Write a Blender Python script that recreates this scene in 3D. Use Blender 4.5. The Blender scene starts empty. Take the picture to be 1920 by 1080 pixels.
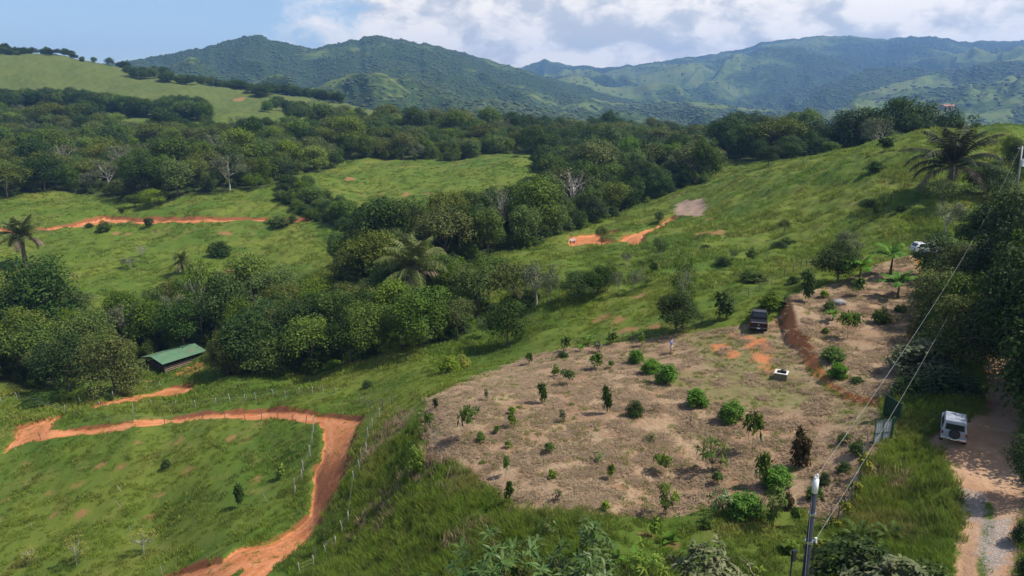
import bpy, bmesh, math, random
import numpy as np
from mathutils import Vector, Matrix

# ------------------------------------------------------------------ camera, sky, sun, exposure
SC = bpy.context.scene
COL = SC.collection
F_PX, PITCH, CAM_Z = 1331.0, math.radians(14.3), 24.0      # lens in px of a 1920 wide picture
SUN_EL, SUN_AZ = math.radians(56), math.radians(97)        # azimuth clockwise from +Y (view direction); 90 = right

cam_d = bpy.data.cameras.new('camera')
cam = bpy.data.objects.new('camera', cam_d); COL.objects.link(cam)
cam.location = (0, 0, CAM_Z)
cam.rotation_euler = (math.radians(90) - PITCH, 0, 0)
cam_d.sensor_width = 36.0
cam_d.lens = 36.0 * F_PX / 1920.0
cam_d.clip_start = 0.5
cam_d.clip_end = 40000
SC.camera = cam

class NT:
    """tiny helper to write node trees"""
    def __init__(s, tree): s.t = tree; s.n = tree.nodes; s.l = tree.links
    def node(s, kind, **kw):
        n = s.n.new(kind)
        for k, v in kw.items():
            if k == 'i':
                for kk, vv in v.items():
                    s.put(n.inputs[kk], vv)
            else: setattr(n, k, v)
        return n
    def put(s, sock, v):
        if isinstance(v, bpy.types.NodeSocket): s.l.new(v, sock)
        elif isinstance(v, bpy.types.Node): s.l.new(v.outputs[0], sock)
        else: sock.default_value = v
    def math(s, op, a, b=None, c=None, clamp=False):
        n = s.n.new('ShaderNodeMath'); n.operation = op; n.use_clamp = clamp
        for k, v in enumerate((a, b, c)):
            if v is not None: s.put(n.inputs[k], v)
        return n.outputs[0]
    def vmath(s, op, a, b=None):
        n = s.n.new('ShaderNodeVectorMath'); n.operation = op
        s.put(n.inputs[0], a)
        if b is not None: s.put(n.inputs['Scale'] if op == 'SCALE' else n.inputs[1], b)
        return n.outputs[1] if op in ('DOT_PRODUCT', 'LENGTH') else n.outputs[0]
    def mix(s, f, a, b, kind='MIX'):
        n = s.n.new('ShaderNodeMix'); n.data_type = 'RGBA'; n.blend_type = kind
        s.put(n.inputs[0], f); s.put(n.inputs[6], a); s.put(n.inputs[7], b)
        return n.outputs[2]
    def noise(s, vec, scale, detail=3.0, rough=0.55, lac=2.0, dist=0.0, out=0):
        n = s.n.new('ShaderNodeTexNoise')
        if vec is not None: s.put(n.inputs['Vector'], vec)
        s.put(n.inputs['Scale'], scale); n.inputs['Detail'].default_value = detail
        n.inputs['Roughness'].default_value = rough; n.inputs['Lacunarity'].default_value = lac
        n.inputs['Distortion'].default_value = dist
        return n.outputs[out]
    def ramp(s, x, lo, hi, a=0.0, b=1.0, smooth=True):
        n = s.n.new('ShaderNodeMapRange'); n.interpolation_type = 'SMOOTHSTEP' if smooth else 'LINEAR'
        s.put(n.inputs[0], x); s.put(n.inputs[1], lo); s.put(n.inputs[2], hi); s.put(n.inputs[3], a); s.put(n.inputs[4], b)
        return n.outputs[0]
    def map(s, vec, scale=(1, 1, 1), loc=(0, 0, 0), rot=(0, 0, 0)):
        n = s.n.new('ShaderNodeMapping'); s.put(n.inputs[0], vec)
        n.inputs[1].default_value = loc; n.inputs[2].default_value = rot; n.inputs[3].default_value = scale
        return n.outputs[0]
def rgb(r, g, b): return (r, g, b, 1.0)

# --- world: Nishita sky, with cumulus clouds as part of the sky
W = bpy.data.worlds.new('World'); SC.world = W; W.use_nodes = True
w = NT(W.node_tree); w.n.clear()
sky = w.node('ShaderNodeTexSky', sky_type='NISHITA', sun_disc=False, sun_elevation=SUN_EL, sun_rotation=SUN_AZ,
             altitude=400.0, air_density=1.0, dust_density=0.6, ozone_density=1.5)
tc = w.node('ShaderNodeTexCoord').outputs['Generated']
sep = w.node('ShaderNodeSeparateXYZ', i={0: tc})
dx, dy, dz = sep.outputs[0], sep.outputs[1], sep.outputs[2]
el = w.math('MAXIMUM', dz, 0.0)
# heaps of cumulus: rounded puffs over wide flat decks; more cloud to the right, open sky to the left
cv = w.map(tc, scale=(1.0, 1.0, 1.7), loc=(3.1, 0.4, 7.7))
warp = w.noise(cv, 14.0, 3, 0.6, out=1)
cv2 = w.vmath('ADD', cv, w.vmath('SCALE', w.vmath('SUBTRACT', warp, (0.5, 0.5, 0.5)), 0.05))
flat = w.map(tc, scale=(1.0, 1.0, 4.5), loc=(5.3, 1.4, 2.7))
big = w.noise(flat, 2.6, 2, 0.5)
def billow(v, sc):
    n = w.noise(v, sc, 5, 0.55); return n
puff = billow(cv2, 13.0)
fine = w.noise(cv2, 48.0, 5, 0.62)
cover = w.math('ADD', w.math('MULTIPLY', w.ramp(dx, -0.50, -0.02), 0.44), w.math('MULTIPLY', w.ramp(el, 0.14, 0.50), -0.26))  # cloud also thinned higher up, out of view, to weaken the ambient light
dens = w.math('ADD', w.math('ADD', w.math('MULTIPLY', big, 0.46), w.math('MULTIPLY', puff, 0.46)), w.math('MULTIPLY', fine, 0.12))
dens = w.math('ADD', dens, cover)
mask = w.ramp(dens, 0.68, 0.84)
# sunny crowns and grey bases: a puff is bright where there is less cloud towards the sun
puff_s = billow(w.vmath('ADD', cv2, (0.018, -0.002, 0.040)), 13.0)
big_s = w.noise(w.vmath('ADD', flat, (0.03, 0.0, 0.16)), 2.6, 2, 0.5)
lit = w.math('ADD', w.math('MULTIPLY', w.math('SUBTRACT', puff, puff_s), 3.4), w.math('MULTIPLY', w.math('SUBTRACT', big, big_s), 2.6))
lit = w.math('ADD', lit, w.math('MULTIPLY', w.math('SUBTRACT', fine, 0.5), 0.8))
lit = w.math('ADD', lit, w.ramp(dens, 1.10, 0.74, -0.10, 0.30))
ccol = w.mix(w.ramp(lit, -0.50, 0.42), rgb(0.66, 0.645, 0.62), rgb(1.26, 1.13, 0.96))
cem = w.node('ShaderNodeBackground', i={0: ccol, 1: 0.95})
sbg = w.node('ShaderNodeBackground', i={0: sky.outputs[0], 1: 0.125})
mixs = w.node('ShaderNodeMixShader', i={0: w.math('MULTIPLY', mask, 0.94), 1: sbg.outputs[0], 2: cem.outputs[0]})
wo = w.node('ShaderNodeOutputWorld', i={0: mixs.outputs[0]})

# --- sun
sun_d = bpy.data.lights.new('sun', 'SUN'); sun_d.energy = 5.0; sun_d.angle = math.radians(0.53); sun_d.color = (1.0, 0.955, 0.88)
sun = bpy.data.objects.new('sun', sun_d); COL.objects.link(sun)
_sd = Vector((math.sin(SUN_AZ) * math.cos(SUN_EL), math.cos(SUN_AZ) * math.cos(SUN_EL), math.sin(SUN_EL)))
sun.rotation_euler = _sd.to_track_quat('Z', 'Y').to_euler(); sun.location = (120, -40, 160)
SC.view_settings.view_transform = 'Standard'; SC.view_settings.look = 'None'
SC.view_settings.gamma = 1.0; SC.view_settings.exposure = 0.34; SC.view_settings.use_curve_mapping = False
SC.cycles.max_bounces = 3; SC.cycles.diffuse_bounces = 1; SC.cycles.transmission_bounces = 2
SC.cycles.transparent_max_bounces = 6; SC.cycles.volume_bounces = 0; SC.cycles.caustics_reflective = False
SC.cycles.use_denoising = True
W.cycles.sampling_method = 'MANUAL'; W.cycles.sample_map_resolution = 256

# ------------------------------------------------------------------ helpers
rng = np.random.default_rng(7)
def tag(o, label=None, cat=None, group=None, kind=None):
    if label: o['label'] = label
    if cat: o['category'] = cat
    if group: o['group'] = group
    if kind: o['kind'] = kind
    return o
def empty(name, loc=(0, 0, 0), rz=0.0, scale=1.0):
    o = bpy.data.objects.new(name, None); COL.objects.link(o)
    o.location = loc; o.rotation_euler = (0, 0, rz)
    o.scale = (scale,) * 3 if not hasattr(scale, '__len__') else scale
    o.empty_display_size = 0.2
    return o
def link(name, me, parent=None, loc=None):
    o = bpy.data.objects.new(name, me); COL.objects.link(o)
    if parent is not None: o.parent = parent
    if loc is not None: o.location = loc
    return o
def mesh_np(name, V, Fc, mat=None, smooth=False):
    """V (n,3), Fc (m,k) faces of one size, or list of such arrays"""
    me = bpy.data.meshes.new(name)
    if not isinstance(Fc, (list, tuple)): Fc = [Fc]
    Fc = [np.asarray(f, dtype=np.int32) for f in Fc if len(f)]
    V = np.asarray(V, dtype=np.float32)
    nl = sum(f.size for f in Fc); nf = sum(len(f) for f in Fc)
    me.vertices.add(len(V)); me.vertices.foreach_set('co', V.ravel())
    me.loops.add(nl); me.polygons.add(nf)
    me.loops.foreach_set('vertex_index', np.concatenate([f.ravel() for f in Fc]))
    starts, base = [], 0
    for f in Fc:
        starts.append(base + np.arange(len(f)) * f.shape[1]); base += f.size
    me.polygons.foreach_set('loop_start', np.concatenate(starts).astype(np.int32))
    if smooth: me.polygons.foreach_set('use_smooth', np.ones(nf, dtype=bool))
    me.update(calc_edges=True)
    if mat is not None: me.materials.append(mat)
    return me
def new_mat(name):
    m = bpy.data.materials.new(name); m.use_nodes = True
    m.node_tree.nodes.clear()
    return m, NT(m.node_tree)
def simple(name, col, rough=0.6, metal=0.0, spec=0.5, var=0.12, scale=6.0, bump=0.0, dirt=None):
    """plain surface with a little uneven tone so that nothing is dead flat"""
    m, t = new_mat(name)
    tcn = t.node('ShaderNodeTexCoord').outputs['Object']
    n = t.noise(tcn, scale, 4, 0.6)
    c = t.mix(t.ramp(n, 0.3, 0.7), rgb(*[x * (1 - var) for x in col]), rgb(*[min(1, x * (1 + var)) for x in col]))
    if dirt is not None:
        c = t.mix(t.ramp(t.noise(tcn, scale * 0.35, 4, 0.65), 0.52, 0.72), c, rgb(*dirt))
    b = t.node('ShaderNodeBsdfPrincipled', i={'Base Color': c, 'Roughness': t.ramp(n, 0.2, 0.8, rough * 0.85, min(1, rough * 1.15)),
               'Metallic': metal, 'Specular IOR Level': spec})
    if bump > 0:
        t.put(b.inputs['Normal'], t.node('ShaderNodeBump', i={'Strength': bump, 'Distance': 0.02, 'Height': t.noise(tcn, scale * 4, 4, 0.6)}).outputs[0])
    t.node('ShaderNodeOutputMaterial', i={0: b.outputs[0]})
    return m

# numpy value noise
def _h(ix, iy, seed):
    n = (ix.astype(np.int64) * 374761393 + iy.astype(np.int64) * 668265263 + seed * 974634197) & 0x7fffffff
    n = ((n ^ (n >> 13)) * 1274126177) & 0x7fffffff
    return ((n ^ (n >> 16)) & 0xffff) / 65535.0
def vnoise(x, y, seed=0):
    x = np.asarray(x, float); y = np.asarray(y, float)
    xi = np.floor(x); yi = np.floor(y); fx = x - xi; fy = y - yi
    fx = fx * fx * fx * (fx * (fx * 6 - 15) + 10); fy = fy * fy * fy * (fy * (fy * 6 - 15) + 10)
    xi = xi.astype(np.int64); yi = yi.astype(np.int64)
    a = _h(xi, yi, seed); b = _h(xi + 1, yi, seed); c = _h(xi, yi + 1, seed); d = _h(xi + 1, yi + 1, seed)
    return (a + (b - a) * fx) * (1 - fy) + (c + (d - c) * fx) * fy
def fbm(x, y, octs=4, seed=0, gain=0.5):
    s = 0; amp = 1; tot = 0
    x = np.asarray(x, float); y = np.asarray(y, float)
    for k in range(octs):
        s = s + amp * vnoise(x * 2 ** k + k * 17.3, y * 2 ** k + k * 9.1, seed + k); tot += amp; amp *= gain
    return s / tot
def ridged(x, y, octs=4, seed=0, gain=0.5):
    s = 0; amp = 1; tot = 0
    for k in range(octs):
        s = s + amp * (1 - np.sqrt((2 * vnoise(x * 2 ** k + k * 7.7, y * 2 ** k + k * 3.3, seed + k) - 1) ** 2 + 0.04)); tot += amp; amp *= gain
    return s / tot
def sstep(x, a, b):
    t = np.clip((x - a) / (b - a), 0, 1); return t * t * (3 - 2 * t)
# ------------------------------------------------------------------ the lie of the land
# Survey points read off the photograph: picture position and estimated distance forward (m).
_cp, _sp = math.cos(PITCH), math.sin(PITCH)
def ray(u, v):
    x = (np.asarray(u, float) - 960) / F_PX; y = (540 - np.asarray(v, float)) / F_PX
    dyy = _cp + y * _sp; dzz = -_sp + y * _cp
    return x / dyy, dzz / dyy                     # sideways and vertical slope per metre forward
CTRL = [(1850,1080,30),(1600,1080,32.5),(1300,1080,34),(1000,1080,35.5),(800,1080,40),(600,1080,48),(430,1070,51),(200,1080,61),(0,1080,65),
 (950,1000,41.2),(1000,950,43),(1250,960,42),(1500,945,41),(870,880,49.3),(800,865,52.5),(800,800,58),(830,735,66),
 (735,900,56),(700,850,62),(700,800,68),(650,900,61.5),(660,800,74),(620,880,66),(600,960,60),(500,1020,56.5),(700,1000,50),(620,1020,54),
 (1100,850,49.5),(1000,750,61),(1200,800,53),(1400,850,48),(1400,750,57),(1200,700,67),(1258,661,73),(1422,620,73.5),(1560,800,50),(1650,830,44.5),
 (1640,760,51),(1790,825,42),(1860,750,49),(1870,600,66),(1700,950,38),(1800,950,36),(1915,900,37.5),
 (1560,600,72),(1650,520,84),(1690,680,60),(1720,480,91),(1850,450,93),(1600,400,122),(1780,355,115),(1850,300,130),(1750,245,160),(1900,238,152),
 (1600,285,165),(1500,310,178),(1400,335,190),(1330,362,195),(1500,400,135),(1400,450,125),(1300,410,165),(1200,425,170),(1110,440,172),(1000,455,165),
 (1300,480,115),(1180,500,120),(1000,520,125),(1400,540,92),(1250,600,86),(1100,600,95),(1000,620,96),(940,655,95),(1050,560,108),
 (850,690,85),(760,700,88),(700,720,91),(640,775,80),(550,764,87),(400,775,90),(250,785,91),(92,800,93),(0,830,92),
 (300,900,78),(500,880,74),(100,920,80),(560,950,64),(300,1000,69),(500,730,103),(300,745,108),(100,770,103),(0,770,104),
 (600,700,110),(320,690,125),(100,720,120),(450,650,135),(700,650,112),(700,600,130),(850,560,128),(870,490,152),(750,500,165),(400,580,155),
 (600,540,158),(150,580,155),(0,600,150),(250,530,178),(500,480,200),(650,430,215),(300,480,202),(60,480,205),(350,415,232),(100,425,232),
 (0,380,262),(350,375,258),(500,380,250),(650,400,238),(800,330,300),(800,400,235),(1000,295,335),(950,400,220),(1000,360,260),(1130,400,215),
 (1200,330,300),(1200,290,380),(300,320,330),(300,260,430),(0,320,330),(0,260,430),(650,260,430),(900,262,430),(300,222,520),(0,205,540),
 (650,240,480),(0,93,780),(180,123,760),(330,148,740),(480,180,720),(600,197,700),(200,180,620),(0,150,660),(400,200,600),(900,248,560),(1200,252,520)]
HID = [  # places out of sight: slope position u, distance, height
 (-500,20,-6),(960,12,-1),(1900,12,1),(0,12,-3),(960,22,-1.2),(1700,22,.4),(2400,40,6),(2400,20,3),(500,25,-4),(100,35,-13),(-400,60,-24),(-500,95,-22),
 (-500,160,-22),(-500,260,-10),(-500,430,8),(-500,700,80),(-600,1000,40),(2400,80,10),(2400,130,18),(2400,200,8),(2400,400,-10),(2400,900,-35),
 (1600,240,4),(1800,210,8),(1800,400,-10),(1500,280,5),(1400,300,4),(1350,330,3),(1450,380,2),(1600,500,-12),(0,1050,40),(300,1050,5),(600,1000,-15),(900,900,-15),(1200,900,-30),(1600,900,-38),
 (0,1300,0),(600,1300,-35),(1200,1300,-42),(1900,1300,-40),(2400,1300,-40),(-600,1300,10),(900,700,-2),(1250,650,-5)]
KA = 2.6
def _prep():
    P, T = [], []
    for u, v, Y in CTRL:
        a, t = ray(u, v); P.append((a * KA, math.log(Y))); T.append(t)
    for u, Y, Z in HID:
        a = (u - 960) / F_PX / 0.96; P.append((a * KA, math.log(Y))); T.append((Z - CAM_Z) / Y)
    return np.array(P), np.array(T)
CP, CT = _prep()
def _kern(d2): return 0.5 * d2 * np.log(d2 + 1e-12)
def _fit():
    n = len(CP); d2 = ((CP[:, None] - CP[None]) ** 2).sum(-1)
    A = np.zeros((n + 3, n + 3)); A[:n, :n] = _kern(d2) + np.eye(n) * 0.0015
    Q = np.c_[np.ones(n), CP]; A[:n, n:] = Q; A[n:, :n] = Q.T
    return np.linalg.solve(A, np.r_[CT, 0, 0, 0])
_wt = _fit()
def slope_exact(a, s):
    p = np.stack([np.ravel(a) * KA, np.ravel(s)], 1); out = np.empty(len(p))
    for i in range(0, len(p), 20000):
        q = p[i:i + 20000]; d2 = ((q[:, None] - CP[None]) ** 2).sum(-1)
        out[i:i + 20000] = _kern(d2) @ _wt[:-3] + _wt[-3] + q @ _wt[-2:]
    return out.reshape(np.shape(a))
# lookup table of the smooth land
TA = np.linspace(-1.35, 1.35, 361); TS = np.linspace(math.log(9), math.log(1300), 520)
TAB = slope_exact(*np.meshgrid(TA, TS))
def _bil(tab, a, s):
    x = np.clip((np.asarray(a, float) - TA[0]) / (TA[1] - TA[0]), 0, len(TA) - 1.001)
    y = np.clip((np.asarray(s, float) - TS[0]) / (TS[1] - TS[0]), 0, len(TS) - 1.001)
    i = x.astype(int); j = y.astype(int); fx = x - i; fy = y - j
    return (tab[j, i] * (1 - fx) + tab[j, i + 1] * fx) * (1 - fy) + (tab[j + 1, i] * (1 - fx) + tab[j + 1, i + 1] * fx) * fy
def land0(x, y):
    """smooth land height"""
    y = np.maximum(np.asarray(y, float), 9.0); x = np.asarray(x, float)
    z = CAM_Z + _bil(TAB, x / y, np.log(y)) * y
    return z
def hit(u, v, ymin=24.0, ymax=1000.0):
    """where the line of sight of a picture point meets the land: (x, y)"""
    a, t = ray(u, v)
    ss = np.linspace(math.log(ymin), math.log(ymax), 1500)
    T = _bil(TAB, np.full(ss.shape, float(a)), ss) - float(t)
    k = np.argmax(T >= 0) if (T >= 0).any() else int(np.argmax(T))
    s = ss[k]
    if k > 0 and T[k] > 0: s = ss[k - 1] + (ss[k] - ss[k - 1]) * (-T[k - 1]) / (T[k] - T[k - 1] + 1e-12)
    y = math.exp(s); return float(a) * y, y
def hits(pts, **k): return np.array([hit(u, v, **k) for u, v in pts])

def seg_dist(px, py, poly, closed=True):
    d = np.full(px.shape, 1e9); n = len(poly)
    for i in range(n if closed else n - 1):
        ax, ay = poly[i]; bx, by = poly[(i + 1) % n]
        ex, ey = bx - ax, by - ay; L = ex * ex + ey * ey + 1e-9
        t = np.clip(((px - ax) * ex + (py - ay) * ey) / L, 0, 1)
        d = np.minimum(d, (px - ax - t * ex) ** 2 + (py - ay - t * ey) ** 2)
    return np.sqrt(d)
def inside(px, py, poly):
    c = np.zeros(px.shape, bool); n = len(poly)
    for i in range(n):
        ax, ay = poly[i]; bx, by = poly[(i + 1) % n]
        if ay == by: continue
        c ^= ((ay > py) != (by > py)) & (px < (bx - ax) * (py - ay) / (by - ay) + ax)
    return c
def sdist(px, py, poly, lim=4.0):
    """signed distance, positive inside, kept within +-lim"""
    px = np.asarray(px, float); py = np.asarray(py, float)
    out = np.full(px.shape, -lim)
    x0, y0 = poly.min(0) - lim; x1, y1 = poly.max(0) + lim
    m = (px > x0) & (px < x1) & (py > y0) & (py < y1)
    if m.any():
        d = seg_dist(px[m], py[m], poly); out[m] = np.clip(np.where(inside(px[m], py[m], poly), d, -d), -lim, lim)
    return out
def blob(u, v, ru, rv, seed=0):
    x, y = hit(u, v); x1, _ = hit(u + ru, v); _, y1 = hit(u, v - rv); _, y2 = hit(u, v + rv)
    rx, ry = abs(x1 - x), max(0.3, (y1 - y2) / 2)
    r = random.Random(seed + int(u * 7 + v)); out = []
    for k in range(14):
        a = k / 14 * 2 * math.pi; f = 0.7 + 0.6 * r.random(); out.append((x + math.cos(a) * rx * f, y + math.sin(a) * ry * f))
    return np.array(out)
PX = lambda *p: hits(p)
ROAD_A = PX((5,846),(12,834),(27,818),(30,800),(57,790),(113,779),(121,781),(104,789),(92,800),(150,798),(207,791),(247,783),(300,779),(367,773),(417,770),(500,765),(550,764),
  (583,769),(633,774),(680,777),(671,792),(661,817),(652,860),(643,900),(630,920),(610,950),(577,1007),(533,1040),(493,1073),(470,1100),(440,1135),(200,1135),(250,1100),(307,1078),(333,1067),(377,1053),
  (417,1043),(443,1023),(500,1010),(547,987),(580,960),(583,937),(587,907),(587,877),(600,860),(607,830),(605,797),(597,788),(567,785),(500,783),(433,783),(367,784),(317,787),(267,795),
  (233,800),(183,807),(133,811),(90,817),(50,823),(25,834))
ROAD_B = PX((117,768),(187,762),(250,752),(293,740),(333,738),(360,730),(362,723),(353,720),(317,722),(300,727),(260,735),(200,752),(167,760),(120,764))
ISLAND = PX((410,1076),(430,1066),(458,1052),(456,1060),(440,1072),(425,1085))
FAR_ROAD = PX((-40,432),(0,424),(20,424),(40,430),(103,422),(133,419),(173,411),(195,405),(215,407),(240,411),(256,412),(300,409),(367,407),(417,405),(500,403),(533,404),(577,404),(577,410),(533,411),(500,410),
  (430,412),(367,414),(300,417),(262,418),(235,417),(205,420),(180,421),(133,426),(103,429),(40,434),(0,432),(-40,440))
PAD = PX((1065,449),(1073,439),(1117,430),(1153,428),(1163,432),(1140,440),(1120,447),(1157,447),(1190,432),(1207,424),(1235,412),(1258,402),(1272,404),(1255,412),(1240,420),(1220,432),(1207,440),(1200,457),(1160,452),(1073,455))
DRIVE = PX((1268,380),(1285,373),(1318,369),(1324,380),(1324,396),(1310,404),(1275,404),(1266,392))
LOT = PX((800,747),(827,733),(873,717),(917,697),(957,680),(1007,663),(1057,653),(1140,643),(1207,634),(1257,627),(1313,622),(1375,612),(1440,600),(1466,580),(1500,620),(1520,690),(1560,735),(1640,760),(1660,800),(1650,835),(1622,870),(1605,905),
  (1592,950),(1573,975),(1533,970),(1497,953),(1430,950),(1380,945),(1313,950),(1267,962),(1207,966),(1147,960),(1107,953),(1050,950),(1000,956),(957,953),(947,923),(923,907),(880,883),(867,872),(800,863),(798,810))
LAWN = PX((1280,626),(1340,618),(1415,610),(1465,625),(1480,660),(1510,700),(1560,740),(1640,765),(1655,800),(1600,795),(1520,765),(1440,770),(1370,760),(1300,745),(1240,720),(1195,690),(1180,665),(1210,655),(1260,690),(1330,700),(1310,660))
UPPER = PX((1478,572),(1520,553),(1590,530),(1630,508),(1657,497),(1713,484),(1722,507),(1724,560),(1705,620),(1690,693),(1685,727),(1655,752),(1600,742),(1562,720),(1542,696),(1528,672),(1515,645),(1492,628),(1482,598))
TRACK = PX((1780,1110),(1788,1078),(1792,1037),(1807,973),(1800,915),(1788,872),(1756,838),(1742,818),(1755,802),(1800,792),(1843,765),(1848,720),(1848,660),(1860,573),(1872,520),(1890,470),(1898,440),(1908,440),(1902,490),(1897,540),(1898,600),(1905,693),(1912,770),(1922,850),(1925,920),(1912,1000),(1905,1080),(1905,1110))
GRAVELS = [PX((1800,905),(1850,912),(1852,965),(1815,968),(1800,945)), PX((1845,965),(1895,960),(1900,1000),(1890,1045),(1850,1075),(1840,1040),(1842,1000))]
TRACK_GRASS = PX((1848,930),(1862,935),(1866,975),(1853,1010),(1846,1065),(1840,1068),(1842,1000),(1850,965))
BARE = [blob(*b) for b in [(418,438,20,3),(243,437,11,5),(217,435,8,3),(428,504,14,5),(125,204,28,6),(655,334,11,5),(805,362,10,4),(760,362,8,3),(1325,438,36,8),(1330,407,18,4),
   (450,192,10,3),(540,165,18,2),(1130,592,20,8),(1160,598,14,5),(1180,615,28,6),(1225,612,18,5),(1200,553,24,4),
   (1353,650,14,9),(1372,660,12,8),(1420,640,22,16),(1425,665,18,12),(1400,600+30,10,6),(1378,628,12,5),
   (187,868,8,5),(228,872,9,5),(258,826,6,3),(335,825,7,4),(432,822,8,4),(352,880,6,4),(482,895,9,6),(300,930,8,4),(278,968,9,5),(142,908,9,5),(105,960,8,8),(150,965,8,6),(90,920,8,6),(12,930,9,4),(45,865,6,3),
   (1210,1000,14,4),(1262,1022,16,4),(1440,985,14,5),(955,842,12,4),(1085,895,12,4),(1150,910,14,4),(280,708,14,3),(300,705,8,3)]]
ORANGE = [blob(*b) for b in [(1353,650,16,10),(1374,662,14,9),(1420,640,24,18),(1428,668,20,13),(1398,630,12,7),(1378,626,14,6),(1440,690,16,8),(1470,600,10,12),(356,690,20,8),(345,697,14,5)]]
STRAW_PATCH = [blob(*b) for b in [(700,960,24,16),(820,900,30,12),(690,860,16,14),(880,1010,26,10),(1110,915,40,22),(830,800,32,20),(830,850,40,14),(960,715,60,14),(1130,925,30,18),(820,780,24,14),(990,860,40,18),(760,905,36,26),(735,800,26,20),(1690,905,8,10)]]

def smin_union(x, y, polys, lim=4.0):
    d = np.full(np.shape(x), -lim)
    for p in polys: d = np.maximum(d, sdist(x, y, p, lim))
    return d
def soil_field(x, y):
    d = smin_union(x, y, [ROAD_A, ROAD_B, FAR_ROAD, PAD] + BARE)
    return np.where(d > -4, np.minimum(d, -sdist(x, y, ISLAND)), d)
def road_field(x, y):
    d = smin_union(x, y, [ROAD_A, ROAD_B, FAR_ROAD, PAD])
    return np.where(d > -4, np.minimum(d, -sdist(x, y, ISLAND)), d)
def relief(x, y):
    """cut banks, benches, hummocks on top of the smooth land"""
    x = np.asarray(x, float); y = np.asarray(y, float)
    dz = np.zeros(x.shape)
    du = sdist(x, y, UPPER, 7.0)                      # upper terrace above the drive
    step = sstep(du, -0.9, 0.35) - 0.5
    left = sstep(x / y, 0.47, 0.40) + 0.0               # only on its western side is the bank tall
    dz += step * 2.1 * np.exp(-np.abs(du) / 3.2) * (0.25 + 0.75 * left)
    for P, dep in ((ROAD_A, 0.55), (ROAD_B, 0.45)):
        d = sdist(x, y, P); dz -= dep * sstep(d, -0.5, 0.25)
    d = sdist(x, y, FAR_ROAD); dz -= 1.3 * sstep(d, -1.2, 0.6)
    d = sdist(x, y, PAD); dz -= 1.0 * sstep(d, -1.2, 0.6)
    d = sdist(x, y, TRACK); dz -= 0.35 * sstep(d, -0.8, 0.4)
    road = np.maximum(np.maximum(sdist(x, y, ROAD_A), sdist(x, y, ROAD_B)), sdist(x, y, TRACK))
    lot = sdist(x, y, LOT)
    wild = sstep(np.maximum(road, lot), 0.6, -1.0)
    far = np.clip(y / 120.0, 0.25, 3.0)
    hum = (fbm(x / 3.1, y / 3.1, 3, 5) - 0.5) * 0.75 + (fbm(x / 11, y / 11, 3, 9) - 0.5) * 1.5
    dz += hum * wild * (0.35 + 0.65 * sstep(y, 40, 110)) * np.where(y > 100, 1.25, 1.0)
    dz += (fbm(x / 40, y / 40, 4, 21) - 0.5) * 7.0 * sstep(y, 170, 330) + (fbm(x / 140, y / 140, 4, 31) - 0.5) * 26 * sstep(y, 500, 700) * sstep(-x, -250, 60)
    dz += (fbm(x / 0.9, y / 0.9, 2, 3) - 0.5) * 0.10 * (1 - wild) * (y < 120)
    # cattle terracettes on the steep pasture at the right
    hillp = sstep(x / y, 0.22, 0.36) * sstep(y, 95, 112) * sstep(y, 260, 200)
    dz += hillp * ((ridged(x / 7 + y / 30, y / 5.5 - x / 16, 3, 44) - 0.55) * 1.7)
    return dz
def land(x, y): return land0(x, y) + relief(x, y)
def landz(x, y): return float(land(np.array([x]), np.array([y]))[0])

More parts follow.
